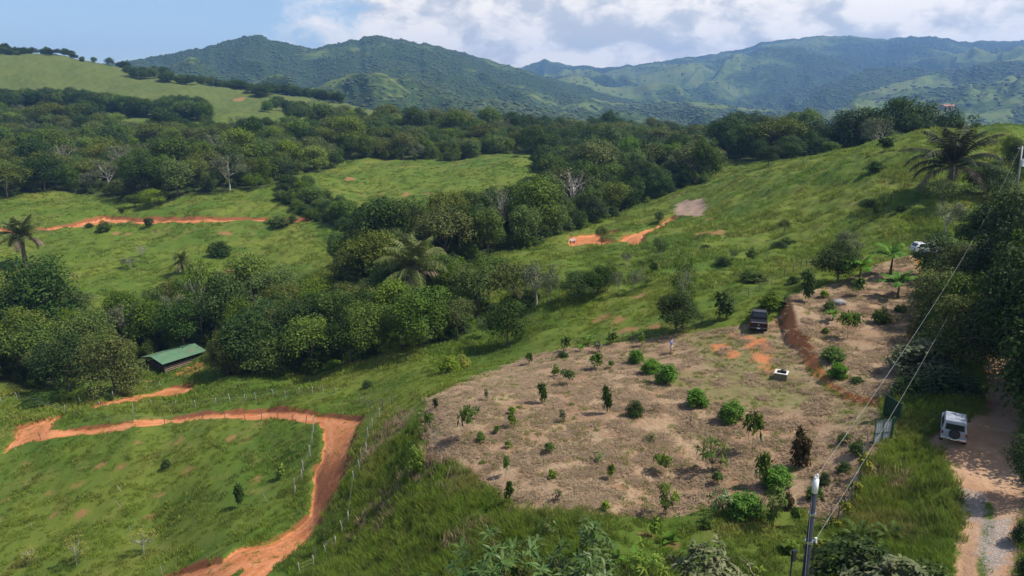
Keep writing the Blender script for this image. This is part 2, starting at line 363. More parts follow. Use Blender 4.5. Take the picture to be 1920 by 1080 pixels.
# ------------------------------------------------------------------ ground sheet
def build_ground():
    ac = np.concatenate([np.linspace(-1.33, -0.86, 40, endpoint=False), np.linspace(-0.86, 0.86, 740), np.linspace(0.86, 1.33, 41)[1:]])
    yr = np.concatenate([np.exp(np.linspace(math.log(9.0), math.log(27), 26, endpoint=False)), np.exp(np.linspace(math.log(27), math.log(270), 660, endpoint=False)),
                         np.exp(np.linspace(math.log(270), math.log(1280), 170, endpoint=False)), np.exp(np.linspace(math.log(1280), math.log(7300), 30))])
    A, Y = np.meshgrid(ac, yr); X = A * Y
    S = np.log(np.minimum(Y, 1299))
    Z = CAM_Z + _bil(TAB, A, S) * Y
    Zf = -42 + (fbm(X / 420, Y / 420, 4, 71) - 0.5) * 60
    k = sstep(Y, 950, 1280); Z = Z * (1 - k) + Zf * k
    Z = Z + relief(X, Y) * (Y < 1280)
    nr, nc = A.shape
    V = np.stack([X, Y, Z], -1).reshape(-1, 3)
    idx = np.arange(nr * nc).reshape(nr, nc)
    Fc = np.stack([idx[:-1, :-1], idx[:-1, 1:], idx[1:, 1:], idx[1:, :-1]], -1).reshape(-1, 4)
    G = np.stack([X, Y, Z], -1); N = np.cross(np.gradient(G, axis=1), np.gradient(G, axis=0)).reshape(-1, 3); N /= np.linalg.norm(N, axis=1, keepdims=True) + 1e-12
    x, y = V[:, 0], V[:, 1]
    AT = dict(soil=road_field(x, y), lot=sdist(x, y, LOT), upper=sdist(x, y, UPPER), lawn=sdist(x, y, LAWN), track=np.minimum(sdist(x, y, TRACK), -sdist(x, y, TRACK_GRASS)), gravel=smin_union(x, y, GRAVELS),
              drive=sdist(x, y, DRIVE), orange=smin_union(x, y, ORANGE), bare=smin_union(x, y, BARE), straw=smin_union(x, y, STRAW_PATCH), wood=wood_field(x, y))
    # the roads, the pad, the lot and the terrace are pieces of the land with names of their own
    C = V[Fc].mean(1); cx, cy = C[:, 0], C[:, 1]; zone = np.zeros(len(Fc), int)
    for k, P in enumerate(GPOLY, 1): zone[sdist(cx, cy, P, 1.0) > 0] = k
    out = []
    for k in range(len(GPOLY) + 1):
        f = Fc[zone == k]; u, inv = np.unique(f, return_inverse=True)
        me = mesh_np(GNAMES[k][0], V[u], inv.reshape(f.shape), None, True)
        for nm, arr in AT.items():
            at = me.attributes.new(nm, 'FLOAT', 'POINT'); at.data.foreach_set('value', arr[u].astype(np.float32))
        me.normals_split_custom_set_from_vertices(N[u].tolist())
        out.append(me)
    return out
GPOLY = [LOT, UPPER, TRACK, ROAD_B, ROAD_A, FAR_ROAD, PAD, DRIVE]
GNAMES = [('ground', 'rolling green pasture with wooded gullies'), ('dry_lot', 'mown dry lot strewn with straw and saplings'), ('terrace', 'upper dry terrace above the red cut bank'), ('track', 'shady dirt track with gravel patches at the right'),
          ('dirt_road', 'short red dirt road leading to the shed'), ('dirt_road', 'red dirt road looping round the grassy bowl'), ('dirt_road', 'narrow red road cut across the far pasture'), ('earth_pad', 'levelled red earth pad on the slope'), ('drive', 'grey-brown drive at the top of the slope')]
def wood_field(x, y):
    """how much the floor lies under closed woodland: leaf litter instead of pasture"""
    d = np.full(np.shape(x), -8.0)
    for P in WOODS: d = np.maximum(d, sdist(x, y, P, 8.0))
    return d
# stretches of closed woodland (picture outline of the floor they stand on)
WOODS = [PX((-60,640),(-60,740),(0,724),(120,722),(262,712),(255,690),(270,680),(375,668),(385,690),(440,704),(560,695),(690,676),(760,660),(840,648),(868,640),(862,600),(905,590),(1000,588),(1010,565),(900,560),(860,545),(800,530),(720,530),(640,535),(590,545),(530,570),(440,592),(330,585),(240,595),(150,605),(80,610),(0,612)),
         PX((700,515),(700,490),(730,480),(770,474),(850,462),(930,432),(1000,404),(1030,376),(1030,335),(1010,318),(985,292),(1060,285),(1200,290),(1330,318),(1330,340),(1280,352),(1200,385),(1140,408),(1060,436),(1000,462),(930,480),(870,498),(820,510)),
         PX((-80,372),(0,376),(60,362),(150,358),(230,375),(300,380),(380,368),(440,360),(510,355),(560,338),(640,305),(700,296),(800,296),(860,300),(905,288),(960,283),(960,250),(700,234),(640,228),(590,244),(500,256),(400,252),(300,246),(200,240),(120,228),(0,216),(-80,212)),
         PX((960,283),(1000,286),(1200,289),(1400,300),(1400,250),(960,250)),
         np.array([(.27*310,310),(.33*262,262),(.385*240,240),(.43*228,228),(.50*222,222),(.52*250,250),(.50*300,300),(.42*390,390),(.27*420,420)], float),
         PX((520,372),(540,352),(575,358),(620,380),(670,408),(705,428),(700,452),(650,432),(600,412),(560,400)),
         PX((590,548),(640,500),(680,462),(705,440),(760,452),(850,452),(885,470),(875,505),(865,548),(800,540),(720,545),(640,548))]
# ------------------------------------------------------------------ ground material
def grass_nodes(t, pos):
    """pasture colour, shared by the ground and the grass that grows on it"""
    n1 = t.noise(pos, 0.055, 4, 0.6); n2 = t.noise(pos, 0.5, 4, 0.65); n3 = t.noise(pos, 0.013, 2, 0.5)
    n4 = t.noise(t.map(pos, loc=(71, 13, 5)), 0.17, 4, 0.62)
    c = t.mix(t.ramp(n1, 0.36, 0.66), rgb(0.064, 0.108, 0.014), rgb(0.122, 0.146, 0.022))
    c = t.mix(t.math('MULTIPLY', t.ramp(n4, 0.52, 0.72), 0.75), c, rgb(0.158, 0.148, 0.038))
    c = t.mix(t.math('MULTIPLY', t.ramp(n2, 0.56, 0.70), 0.55), c, rgb(0.042, 0.080, 0.012))
    c = t.mix(t.math('MULTIPLY', t.ramp(n3, 0.48, 0.62), 0.45), c, rgb(0.096, 0.140, 0.016))
    return c
def make_ground_mat():
    m, t = new_mat('ground')
    pos = t.node('ShaderNodeNewGeometry').outputs['Position']
    at = lambda n: t.node('ShaderNodeAttribute', attribute_name=n).outputs['Fac']
    cen = lambda n, k: t.math('MULTIPLY', t.math('SUBTRACT', n, 0.5), k)
    e1 = t.noise(pos, 0.7, 4, 0.65); e2 = t.noise(pos, 3.0, 4, 0.65); e3 = t.noise(pos, 9.0, 4, 0.7)
    edge = t.math('ADD', cen(e1, 1.6), t.math('ADD', cen(e2, 1.1), cen(e3, 0.5)))
    def zone(n, a, b, k=1.0): return t.ramp(t.math('ADD', at(n), t.math('MULTIPLY', edge, k)), a, b)
    g = grass_nodes(t, pos)
    far = t.ramp(t.node('ShaderNodeSeparateXYZ', i={0: pos}).outputs[1], 430.0, 620.0)
    g = t.mix(t.math('MULTIPLY', far, 0.75), g, t.mix(t.noise(pos, 0.03, 4, 0.65), rgb(0.066, 0.094, 0.025), rgb(0.112, 0.124, 0.040)))
    # thin places in the pasture where the soil shows
    thin = t.math('MULTIPLY', t.ramp(t.noise(pos, 0.9, 5, 0.7), 0.60, 0.74), t.ramp(t.noise(pos, 0.09, 3, 0.6), 0.45, 0.6))
    g = t.mix(t.math('MULTIPLY', thin, 0.6), g, rgb(0.20, 0.125, 0.055))
    g = t.mix(t.math('MULTIPLY', zone('straw', -0.8, 0.6, 1.4), 0.8), g, rgb(0.27, 0.215, 0.115))
    # woodland floor
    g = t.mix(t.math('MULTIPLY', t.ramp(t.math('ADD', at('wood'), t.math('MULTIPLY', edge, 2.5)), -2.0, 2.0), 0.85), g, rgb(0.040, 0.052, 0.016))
    # dry mown lot: straw litter over reddish earth
    d1 = t.noise(pos, 0.22, 4, 0.6); d2 = t.noise(pos, 1.6, 5, 0.7); d3 = t.noise(t.map(pos, scale=(1, 1.6, 1), rot=(0, 0, 0.6)), 11.0, 4, 0.75)
    dry = t.mix(t.ramp(d1, 0.35, 0.65), rgb(0.240, 0.130, 0.072), rgb(0.310, 0.204, 0.122))
    dry = t.mix(t.math('MULTIPLY', t.ramp(d2, 0.52, 0.72), 0.75), dry, rgb(0.150, 0.098, 0.055))
    dry = t.mix(t.math('MULTIPLY', t.ramp(d2, 0.46, 0.30), 0.55), dry, rgb(0.375, 0.290, 0.175))
    dry = t.mix(t.math('MULTIPLY', t.ramp(d3, 0.48, 0.62), 0.65), dry, rgb(0.42, 0.33, 0.205))
    d4 = t.noise(t.map(pos, loc=(4, 2, 0)), 4.5, 5, 0.75)
    dry = t.mix(t.math('MULTIPLY', t.ramp(d4, 0.52, 0.64), 0.7), dry, rgb(0.105, 0.066, 0.038))
    dry = t.mix(t.math('MULTIPLY', t.ramp(d4, 0.45, 0.34), 0.5), dry, rgb(0.43, 0.345, 0.215))
    dry = t.mix(t.math('MULTIPLY', t.ramp(t.noise(t.map(pos, loc=(9, 4, 0)), 0.55, 4, 0.65), 0.56, 0.70), 0.5), dry, rgb(0.100, 0.112, 0.030))
    dry = t.mix(t.math('MULTIPLY', t.ramp(t.noise(t.map(pos, loc=(31, 7, 0)), 0.8, 4, 0.65), 0.60, 0.72), 0.45), dry, rgb(0.30, 0.145, 0.070))
    dry = t.mix(t.math('MULTIPLY', zone('straw', -0.8, 0.8, 1.4), 0.6), dry, rgb(0.40, 0.325, 0.20))
    lw = t.mix(t.ramp(d2, 0.4, 0.65), rgb(0.118, 0.132, 0.036), rgb(0.215, 0.168, 0.080))
    dry = t.mix(t.math('MULTIPLY', zone('lawn', -1.2, 1.6, 2.0), 0.80), dry, lw)
    c = t.mix(zone('lot', -0.25, 0.15), g, dry)
    c = t.mix(zone('upper', -0.2, 0.3), c, dry)
    # cut bank of the terrace: bare red earth
    up = at('upper')
    sepn = t.node('ShaderNodeSeparateXYZ', i={0: t.node('ShaderNodeNewGeometry').outputs['True Normal']})
    bank = t.math('MULTIPLY', t.ramp(t.math('ADD', up, t.math('MULTIPLY', edge, 0.8)), -2.2, -0.5), t.ramp(up, 0.5, -0.1))
    bank = t.math('MULTIPLY', bank, t.ramp(sepn.outputs[2], 0.93, 0.80))
    # red laterite
    r1 = t.noise(pos, 0.35, 4, 0.6); r2 = t.noise(pos, 2.6, 5, 0.7)
    red = t.mix(t.ramp(r1, 0.35, 0.65), rgb(0.44, 0.148, 0.054), rgb(0.52, 0.205, 0.086))
    red = t.mix(t.math('MULTIPLY', t.ramp(r2, 0.50, 0.72), 0.6), red, rgb(0.30, 0.098, 0.040))
    red = t.mix(t.math('MULTIPLY', t.ramp(t.noise(t.map(pos, loc=(3, 8, 0)), 1.1, 5, 0.7), 0.58, 0.70), 0.5), red, rgb(0.50, 0.275, 0.155))
    sd = t.math('ADD', at('soil'), cen(e1, 0.5))
    rut = t.math('MULTIPLY', t.ramp(sd, 0.55, 0.75), t.ramp(sd, 1.15, 0.95))
    red = t.mix(t.math('MULTIPLY', t.math('MULTIPLY', rut, t.ramp(e2, 0.35, 0.6)), 0.55), red, rgb(0.56, 0.285, 0.150))
    red = t.mix(t.math('MULTIPLY', t.math('MULTIPLY', t.ramp(sd, 1.15, 1.5), t.ramp(e2, 0.50, 0.62)), 0.7), red, rgb(0.22, 0.135, 0.045))
    red = t.mix(t.math('MULTIPLY', t.ramp(t.noise(pos, 14.0, 3, 0.7), 0.56, 0.68), 0.5), red, rgb(0.30, 0.105, 0.045))
    soil = zone('soil', -0.10, 0.12, 0.55)
    c = t.mix(t.math('MULTIPLY', bank, 0.95), c, t.mix(0.5, red, rgb(0.56, 0.185, 0.065)))
    c = t.mix(t.math('MULTIPLY', zone('bare', -0.35, 0.55, 1.3), 0.8), c, t.mix(t.ramp(e3, 0.35, 0.6), rgb(0.33, 0.135, 0.062), rgb(0.23, 0.125, 0.058)))
    c = t.mix(t.math('MULTIPLY', zone('orange', -0.5, 0.5, 1.5), 0.85), c, red)
    c = t.mix(soil, c, red)
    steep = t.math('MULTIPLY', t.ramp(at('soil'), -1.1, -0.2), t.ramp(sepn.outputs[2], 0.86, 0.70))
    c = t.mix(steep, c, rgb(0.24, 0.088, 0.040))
    # village track: pale earth and gravel
    trk = t.mix(t.ramp(r1, 0.35, 0.65), rgb(0.36, 0.205, 0.115), rgb(0.44, 0.275, 0.165))
    trk = t.mix(t.math('MULTIPLY', t.ramp(r2, 0.5, 0.7), 0.6), trk, rgb(0.27, 0.150, 0.085))
    c = t.mix(zone('track', -0.2, 0.25, 0.7), c, trk)
    st = t.node('ShaderNodeTexVoronoi', i={'Vector': pos, 'Scale': 9.0})
    grv = t.mix(t.ramp(st.outputs['Distance'], 0.05, 0.5), rgb(0.50, 0.46, 0.42), rgb(0.26, 0.22, 0.19))
    c = t.mix(t.math('MULTIPLY', zone('gravel', -0.3, 0.3, 0.9), t.ramp(e3, 0.38, 0.52)), c, grv)
    c = t.mix(zone('drive', -1.0, 0.8, 2.2), c, t.mix(r2, rgb(0.20, 0.13, 0.09), rgb(0.38, 0.27, 0.20)))
    hb = t.math('ADD', t.math('MULTIPLY', e2, 0.5), t.math('MULTIPLY', e3, 0.35))
    bmp = t.node('ShaderNodeBump', i={'Strength': 0.55, 'Distance': 0.35, 'Height': hb})
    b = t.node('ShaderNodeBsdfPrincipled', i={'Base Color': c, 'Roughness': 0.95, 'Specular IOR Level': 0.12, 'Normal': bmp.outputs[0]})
    t.node('ShaderNodeOutputMaterial', i={0: b.outputs[0]})
    return m
_gm = make_ground_mat()
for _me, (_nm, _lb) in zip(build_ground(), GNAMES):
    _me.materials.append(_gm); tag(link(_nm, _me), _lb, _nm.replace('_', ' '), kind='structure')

# ------------------------------------------------------------------ hills and mountains beyond the valley
def make_hill_mat(name, pasture, scale, woodcol=(0.030, 0.052, 0.014)):
    m, t = new_mat(name)
    pos = t.node('ShaderNodeNewGeometry').outputs['Position']
    f = t.node('ShaderNodeAttribute', attribute_name='forest').outputs['Fac']
    n1 = t.noise(pos, 0.010 * scale, 4, 0.6); n2 = t.noise(pos, 0.045 * scale, 4, 0.65)
    g = t.mix(t.ramp(n1, 0.35, 0.65), rgb(*pasture), rgb(pasture[0] * 1.45, pasture[1] * 1.15, pasture[2] * 1.3))
    g = t.mix(t.math('MULTIPLY', t.ramp(n2, 0.58, 0.7), 0.5), g, rgb(0.20, 0.15, 0.07))
    c = t.mix(t.ramp(t.math('ADD', f, t.math('MULTIPLY', t.math('SUBTRACT', n2, 0.5), 0.5)), 0.48, 0.60), g, rgb(*woodcol))
    b = t.node('ShaderNodeBsdfPrincipled', i={'Base Color': c, 'Roughness': 1.0, 'Specular IOR Level': 0.05})
    t.node('ShaderNodeOutputMaterial', i={0: b.outputs[0]})
    return m
HILLS = {}
def hill(name, crest, Yc, Yb, zb, label, seed, spur=60.0, freq=7.0, cols=260, rows=70, forest=0.55, pasture=(0.085, 0.125, 0.030), fs=1.0, prof=0.85, back=0.55):
    """crest: (u, v) skyline points; Yc distance of the crest (number or (left, right)); Yb, zb foot of the slope"""
    cu = np.array([c[0] for c in crest], float); cvv = np.array([c[1] for c in crest], float)
    uu = np.linspace(cu[0], cu[-1], cols)
    vv = np.interp(uu, cu, cvv)
    a, t = ray(uu, vv)
    k = (uu - uu[0]) / (uu[-1] - uu[0])
    yc = np.full(cols, float(Yc)) if not hasattr(Yc, '__len__') else Yc[0] + (Yc[1] - Yc[0]) * k
    yc = yc + (fbm(uu / 260, np.zeros(cols), 2, seed) - 0.5) * 0.20 * yc
    zc = CAM_Z + t * yc
    zc = zc + (fbm(uu / 14, np.zeros(cols), 3, seed + 5) - 0.5) * 0.004 * yc
    ww = np.concatenate([np.linspace(0, 1, rows), 1 + np.linspace(0, 1, 14)[1:] * 0.5])
    Wg, K = np.meshgrid(ww, np.arange(cols), indexing='ij')
    YC = yc[K]; ZC = zc[K]; A = a[K]
    Y = np.where(Wg <= 1, Yb + (YC - Yb) * Wg, YC * (1 + (Wg - 1) * 0.5))
    X = A * Y
    zbv = np.minimum(zb, ZC - 10)
    up = np.clip(Wg, 0, 1)
    # gullies run down the slope; they vanish at the crest itself
    env = np.sin(np.pi * np.clip(up, 0, 1) ** 0.9) ** 0.8
    ang = A * freq + (fbm(up * 2.2 + 9, A * freq * 0.6, 3, seed + 11) - 0.5) * 1.4
    R = ridged(ang, up * 1.7, 4, seed + 2) - 0.62
    R2 = fbm(X / (spur * 4.2), Y / (spur * 4.2), 4, seed + 8) - 0.5
    Z = zbv + (ZC - zbv) * up ** prof + env * (R * spur * 1.6 + R2 * spur * 0.9) * np.clip((ZC - zbv) / 120.0, 0.25, 1.3)
    lim = ZC - (1 - up) * 0.06 * (ZC - zbv)                # spurs never rise over the skyline behind them
    slope_lim = CAM_Z + (ZC - CAM_Z) / YC * Y
    Z = np.where(Wg < 1, np.minimum(Z, np.maximum(slope_lim - (1 - up) * 0.012 * Y, zbv)), Z)
    Z = np.where(Wg > 1, ZC - (Wg - 1) * 2 * back * (ZC - zbv), Z)
    nr, nc = Z.shape
    V = np.stack([X, Y, Z], -1).reshape(-1, 3); idx = np.arange(nr * nc).reshape(nr, nc)
    Fc = np.stack([idx[:-1, :-1], idx[:-1, 1:], idx[1:, 1:], idx[1:, :-1]], -1).reshape(-1, 4)
    me = mesh_np(name, V, Fc, make_hill_mat(name, pasture, fs), True)
    # woodland sits in gullies and in wide patches
    fo = fbm(X / (spur * 2.4), Y / (spur * 2.4), 4, seed + 20) * 0.75 + fbm(X / (spur * 9), Y / (spur * 9), 2, seed + 22) * 0.35 - R * 0.35 * env
    fo = fo + (forest - 0.5) * 0.5
    at = me.attributes.new('forest', 'FLOAT', 'POINT'); at.data.foreach_set('value', fo.ravel().astype(np.float32))
    o = link(name, me); tag(o, label, 'mountain' if 'mountain' in name else 'hill', kind='structure')
    HILLS[name + '/' + label] = dict(X=X, Y=Y, Z=Z, F=fo, rows=rows, seed=seed)
    return o
hill('mountain', [(-300,230),(-100,175),(60,145),(200,120),(260,111),(320,100),(370,92),(410,82),(450,70),(485,67),(505,74),(545,84),(585,92),(620,84),(650,78),(685,71),(712,66),(745,73),(775,79),(820,86),(870,98),(920,112),(960,124),(1000,137),(1080,158),(1160,180),(1260,205),(1380,235)],
     (2300, 2900), 950, -25, 'wooded twin-peaked mountain under the blue sky', 3, spur=105, freq=5.5, cols=420, rows=110, forest=0.66)
hill('mountain', [(860,160),(920,140),(975,127),(1000,118),(1022,112),(1045,117),(1065,123),(1090,121),(1115,127),(1150,126),(1200,122),(1260,113),(1320,103),(1385,94),(1405,88),(1425,80),(1460,74),(1500,72),(1540,66),(1590,67),(1625,70),(1665,74),(1700,70),(1740,69),(1775,72),(1805,79),(1850,77),(1900,76),(1960,74),(2100,82),(2300,110)],
     (5200, 4700), 2300, -60, 'long blue mountain range below the grey cloud bank', 17, spur=190, freq=6.5, cols=420, rows=120, forest=0.60)
hill('foothill', [(1330,230),(1420,215),(1500,200),(1580,178),(1650,158),(1710,145),(1770,132),(1820,126),(1860,114),(1900,110),(1960,106),(2080,112),(2250,140)],
     3100, 1500, -60, 'patchwork foothill of pasture and wood at the foot of the range', 29, spur=100, freq=7, cols=260, rows=80, forest=0.56)
hill('foothill', [(900,215),(960,196),(1000,188),(1035,176),(1055,171),(1080,178),(1130,190),(1200,196),(1290,188),(1360,197),(1430,205),(1540,213),(1640,214),(1760,216),(1900,218),(2050,220)],
     (2300, 2500), 1250, -62, 'low cone-topped foothill in the middle of the valley', 41, spur=62, freq=9, cols=300, rows=70, forest=0.60)
hill('foothill', [(640,240),(700,222),(760,212),(820,203),(868,192),(905,186),(950,191),(1000,200),(1050,212),(1110,224),(1180,236),(1250,246)],
     (1250, 1500), 820, -30, 'dark wooded spur just beyond the forest ridge', 53, spur=22, freq=8, cols=200, rows=44, forest=0.72)
# ------------------------------------------------------------------ foliage
def leaf_mat(name, c1, c2, trans=0.22, rough=0.6, vary=0.5, spec=0.10):
    """leaf colour differs from leaf clump to leaf clump and from plant to plant"""
    m, t = new_mat(name)
    rnd = t.node('ShaderNodeObjectInfo').outputs['Random']
    tcn = t.node('ShaderNodeTexCoord').outputs['Object']
    pos = t.node('ShaderNodeNewGeometry').outputs['Position']
    n = t.noise(pos, 0.9, 3, 0.6)
    isl = t.node('ShaderNodeNewGeometry').outputs['Random Per Island']
    f = t.math('ADD', t.math('MULTIPLY', n, 0.55), t.math('MULTIPLY', isl, 0.45))
    c = t.mix(t.ramp(f, 0.2, 0.8), rgb(*c1), rgb(*c2))
    hs = t.node('ShaderNodeHueSaturation', i={'Hue': t.ramp(rnd, 0, 1, 0.5 - 0.022 * vary, 0.5 + 0.018 * vary, False), 'Saturation': t.ramp(t.math('FRACT', t.math('MULTIPLY', rnd, 7.31)), 0, 1, 1 - 0.28 * vary, 1 + 0.15 * vary, False),
                 'Value': t.ramp(t.math('FRACT', t.math('MULTIPLY', rnd, 13.7)), 0, 1, 1 - 0.45 * vary, 1 + 0.45 * vary, False), 'Color': c})
    b = t.node('ShaderNodeBsdfPrincipled', i={'Base Color': hs.outputs[0], 'Roughness': rough, 'Specular IOR Level': spec})
    tr = t.node('ShaderNodeBsdfTranslucent', i={0: hs.outputs[0]})
    mx = t.node('ShaderNodeMixShader', i={0: trans, 1: b.outputs[0], 2: tr.outputs[0]})
    t.node('ShaderNodeOutputMaterial', i={0: mx.outputs[0]})
    return m
LM = dict(
    mid=leaf_mat('leaf_mid', (0.034, 0.078, 0.010), (0.125, 0.178, 0.022)),
    dark=leaf_mat('leaf_dark', (0.018, 0.046, 0.008), (0.062, 0.100, 0.017)),
    olive=leaf_mat('leaf_olive', (0.052, 0.078, 0.013), (0.150, 0.168, 0.029)),
    lime=leaf_mat('leaf_lime', (0.090, 0.155, 0.012), (0.190, 0.250, 0.024), vary=0.3),
    grey=leaf_mat('leaf_grey', (0.075, 0.096, 0.040), (0.160, 0.178, 0.085), vary=0.4),
    bright=leaf_mat('leaf_bright', (0.055, 0.145, 0.011), (0.120, 0.240, 0.020), vary=0.2),
    yellow=leaf_mat('leaf_yellow', (0.150, 0.180, 0.018), (0.300, 0.290, 0.040), vary=0.25),
    red=leaf_mat('leaf_red', (0.040, 0.042, 0.012), (0.105, 0.058, 0.022), vary=0.2),
    glossy=leaf_mat('leaf_glossy', (0.045, 0.098, 0.014), (0.105, 0.165, 0.026), trans=0.2, rough=0.42, spec=0.3, vary=0.25),
    pale=leaf_mat('leaf_pale', (0.098, 0.122, 0.048), (0.215, 0.215, 0.110), vary=0.2),
    palm=leaf_mat('leaf_palm', (0.068, 0.108, 0.018), (0.165, 0.195, 0.042), trans=0.2, vary=0.3),
    palmdark=leaf_mat('leaf_palm_dark', (0.020, 0.034, 0.014), (0.050, 0.058, 0.028), trans=0.12, vary=0.2),
    dead=leaf_mat('leaf_dead', (0.130, 0.100, 0.062), (0.24, 0.19, 0.12), vary=0.3))
def bark_mat(name, a, b):
    m, t = new_mat(name); tcn = t.node('ShaderNodeTexCoord').outputs['Object']
    n = t.noise(t.map(tcn, scale=(9, 9, 2)), 3.0, 4, 0.65)
    p = t.node('ShaderNodeBsdfPrincipled', i={'Base Color': t.mix(t.ramp(n, 0.35, 0.65), rgb(*a), rgb(*b)), 'Roughness': 0.9, 'Specular IOR Level': 0.15})
    t.node('ShaderNodeOutputMaterial', i={0: p.outputs[0]}); return m
BARK = bark_mat('bark', (0.085, 0.066, 0.048), (0.19, 0.16, 0.125)); BARK_PALE = bark_mat('bark_pale', (0.26, 0.23, 0.19), (0.44, 0.41, 0.36))
STEM = bark_mat('stem', (0.12, 0.10, 0.05), (0.22, 0.18, 0.10))

def tubes(paths, sides=6):
    """paths: list of (points, radii) -> verts, quad faces"""
    V, Fq = [], []; base = 0
    for pts, rad in paths:
        pts = np.asarray(pts, float); n = len(pts)
        for i in range(n):
            d = pts[min(i + 1, n - 1)] - pts[max(i - 1, 0)]; d = d / (np.linalg.norm(d) + 1e-9)
            h = np.array([1.0, 0, 0]) if abs(d[0]) < 0.8 else np.array([0, 1.0, 0])
            p = np.cross(d, h); p /= np.linalg.norm(p); q = np.cross(d, p)
            for k in range(sides):
                a = 2 * math.pi * k / sides; V.append(pts[i] + (p * math.cos(a) + q * math.sin(a)) * rad[i])
        for i in range(n - 1):
            for k in range(sides):
                k2 = (k + 1) % sides
                Fq.append((base + i * sides + k, base + i * sides + k2, base + (i + 1) * sides + k2, base + (i + 1) * sides + k))
        base += n * sides
    return np.array(V), np.array(Fq)
def leaves_np(P, N, size, r, aspect=1.7, fold=0.18, droop=0.0):
    """one folded diamond leaf per point; P positions, N facing, size per leaf"""
    n = len(P); N = N / (np.linalg.norm(N, axis=1, keepdims=True) + 1e-9)
    h = r.normal(size=(n, 3)); T = h - (h * N).sum(1, keepdims=True) * N; T[:, 2] -= droop
    T /= np.linalg.norm(T, axis=1, keepdims=True) + 1e-9
    B = np.cross(N, T); B /= np.linalg.norm(B, axis=1, keepdims=True) + 1e-9
    s = size[:, None]
    tip = P + T * s * aspect; mid = P + T * s * aspect * 0.45
    l = mid + B * s * 0.5 + N * s * fold; rr = mid - B * s * 0.5 + N * s * fold
    V = np.stack([P, rr, tip, l], 1).reshape(-1, 3)
    i = np.arange(n)[:, None] * 4
    return V, i + np.array([[0, 1, 2, 3]])
def crown_mesh(name, seed, mat, shape='round', n=5700, leaf=0.025, clumps=26, base=0.30, cl=(0.08, 0.215), fill=0.14, aspect=1.5, tall=1.0, up=0.40, lean=0.0):
    """unit tree: 1 high, crown about 1 wide. Returns crown mesh and the clump centres for the limbs"""
    r = np.random.default_rng(seed); C, R = [], []
    ch = (1 - base) / 2; cz = base + ch
    tries = 0
    while len(C) < clumps and tries < 6000:
        tries += 1
        p = r.uniform(-1, 1, 3)
        if shape == 'round': ok = 0.25 < (p ** 2).sum() < 1
        elif shape == 'umbrella':
            q = p.copy(); q[2] = (p[2] - 0.45 + 0.75 * (p[0] ** 2 + p[1] ** 2)) / 0.42; ok = (q[2] ** 2 < 1) and (p[0] ** 2 + p[1] ** 2 < 1)
        elif shape == 'column': ok = (p[0] ** 2 + p[1] ** 2) < (0.55 + 0.45 * (1 - abs(p[2]))) ** 2 * 0.8
        elif shape == 'cone': ok = (p[0] ** 2 + p[1] ** 2) < ((1 - p[2]) / 2) ** 2 + 0.03
        elif shape == 'spread': ok = (p[0] ** 2 + p[1] ** 2 + (p[2] * 1.05 - 0.1) ** 2 < 1) and p[2] > -0.65 + 0.35 * r.random() and (p ** 2).sum() > 0.2
        elif shape == 'dome': ok = p[2] > -0.9 and (p[0] ** 2 + p[1] ** 2 + ((p[2] + 1) / 2) ** 2 < 1) and (p[0] ** 2 + p[1] ** 2 + ((p[2] + 1) / 2) ** 2 > 0.25)
        else: ok = True
        if not ok: continue
        rad = r.uniform(*cl)
        c = np.array([p[0] * (0.5 - rad * 0.5), p[1] * (0.5 - rad * 0.5), cz + p[2] * max(0.05, (ch - rad * 0.55))])
        c[0] += lean * (c[2] - base)
        if any(((c - k) ** 2).sum() < (0.55 * min(rad, kr)) ** 2 for k, kr in zip(C, R)): continue
        C.append(c); R.append(rad)
    C = np.array(C); R = np.array(R)
    # no two crowns bulge alike: whole sides are pushed out or held back
    sx = 0.80 + 0.42 * vnoise(np.arctan2(C[:, 1], C[:, 0]) * 1.1 + seed * 3.7, C[:, 2] * 3.0, seed + 5); C[:, 0] *= sx; C[:, 1] *= sx; C[:, 2] += (vnoise(C[:, 0] * 4 + seed, C[:, 1] * 4, seed + 9) - 0.5) * 0.14
    w = R ** 2; cnt = r.multinomial(n, w / w.sum())
    ci = np.repeat(np.arange(len(C)), cnt)
    d = r.normal(size=(n, 3)); d[:, 2] = d[:, 2] * 0.9 + 0.35; d /= np.linalg.norm(d, axis=1, keepdims=True)
    rr = np.where(r.random(n) < fill, r.random(n) ** 0.5, 0.80 + 0.34 * r.random(n) + 0.45 * (r.random(n) < 0.07) * r.random(n))
    # lumpy clumps: the surface of each ball is uneven
    lump = 0.82 + 0.36 * vnoise(d[:, 0] * 2.3 + ci * 3.1, d[:, 1] * 2.3 + d[:, 2] * 2.9, seed)
    P = C[ci] + d * (R[ci] * rr * lump)[:, None] * np.array([1, 1, 0.80])
    Nn = d * (1 - up) + np.array([0, 0, up]) + r.normal(size=(n, 3)) * 0.26
    V, Fq = leaves_np(P, Nn, leaf * r.uniform(0.6, 1.35, n), r, aspect)
    V[:, 2] = np.maximum(V[:, 2], 0.01)
    V[:, 2] *= tall
    return mesh_np(name, V, Fq, mat), C * np.array([1, 1, tall]), R
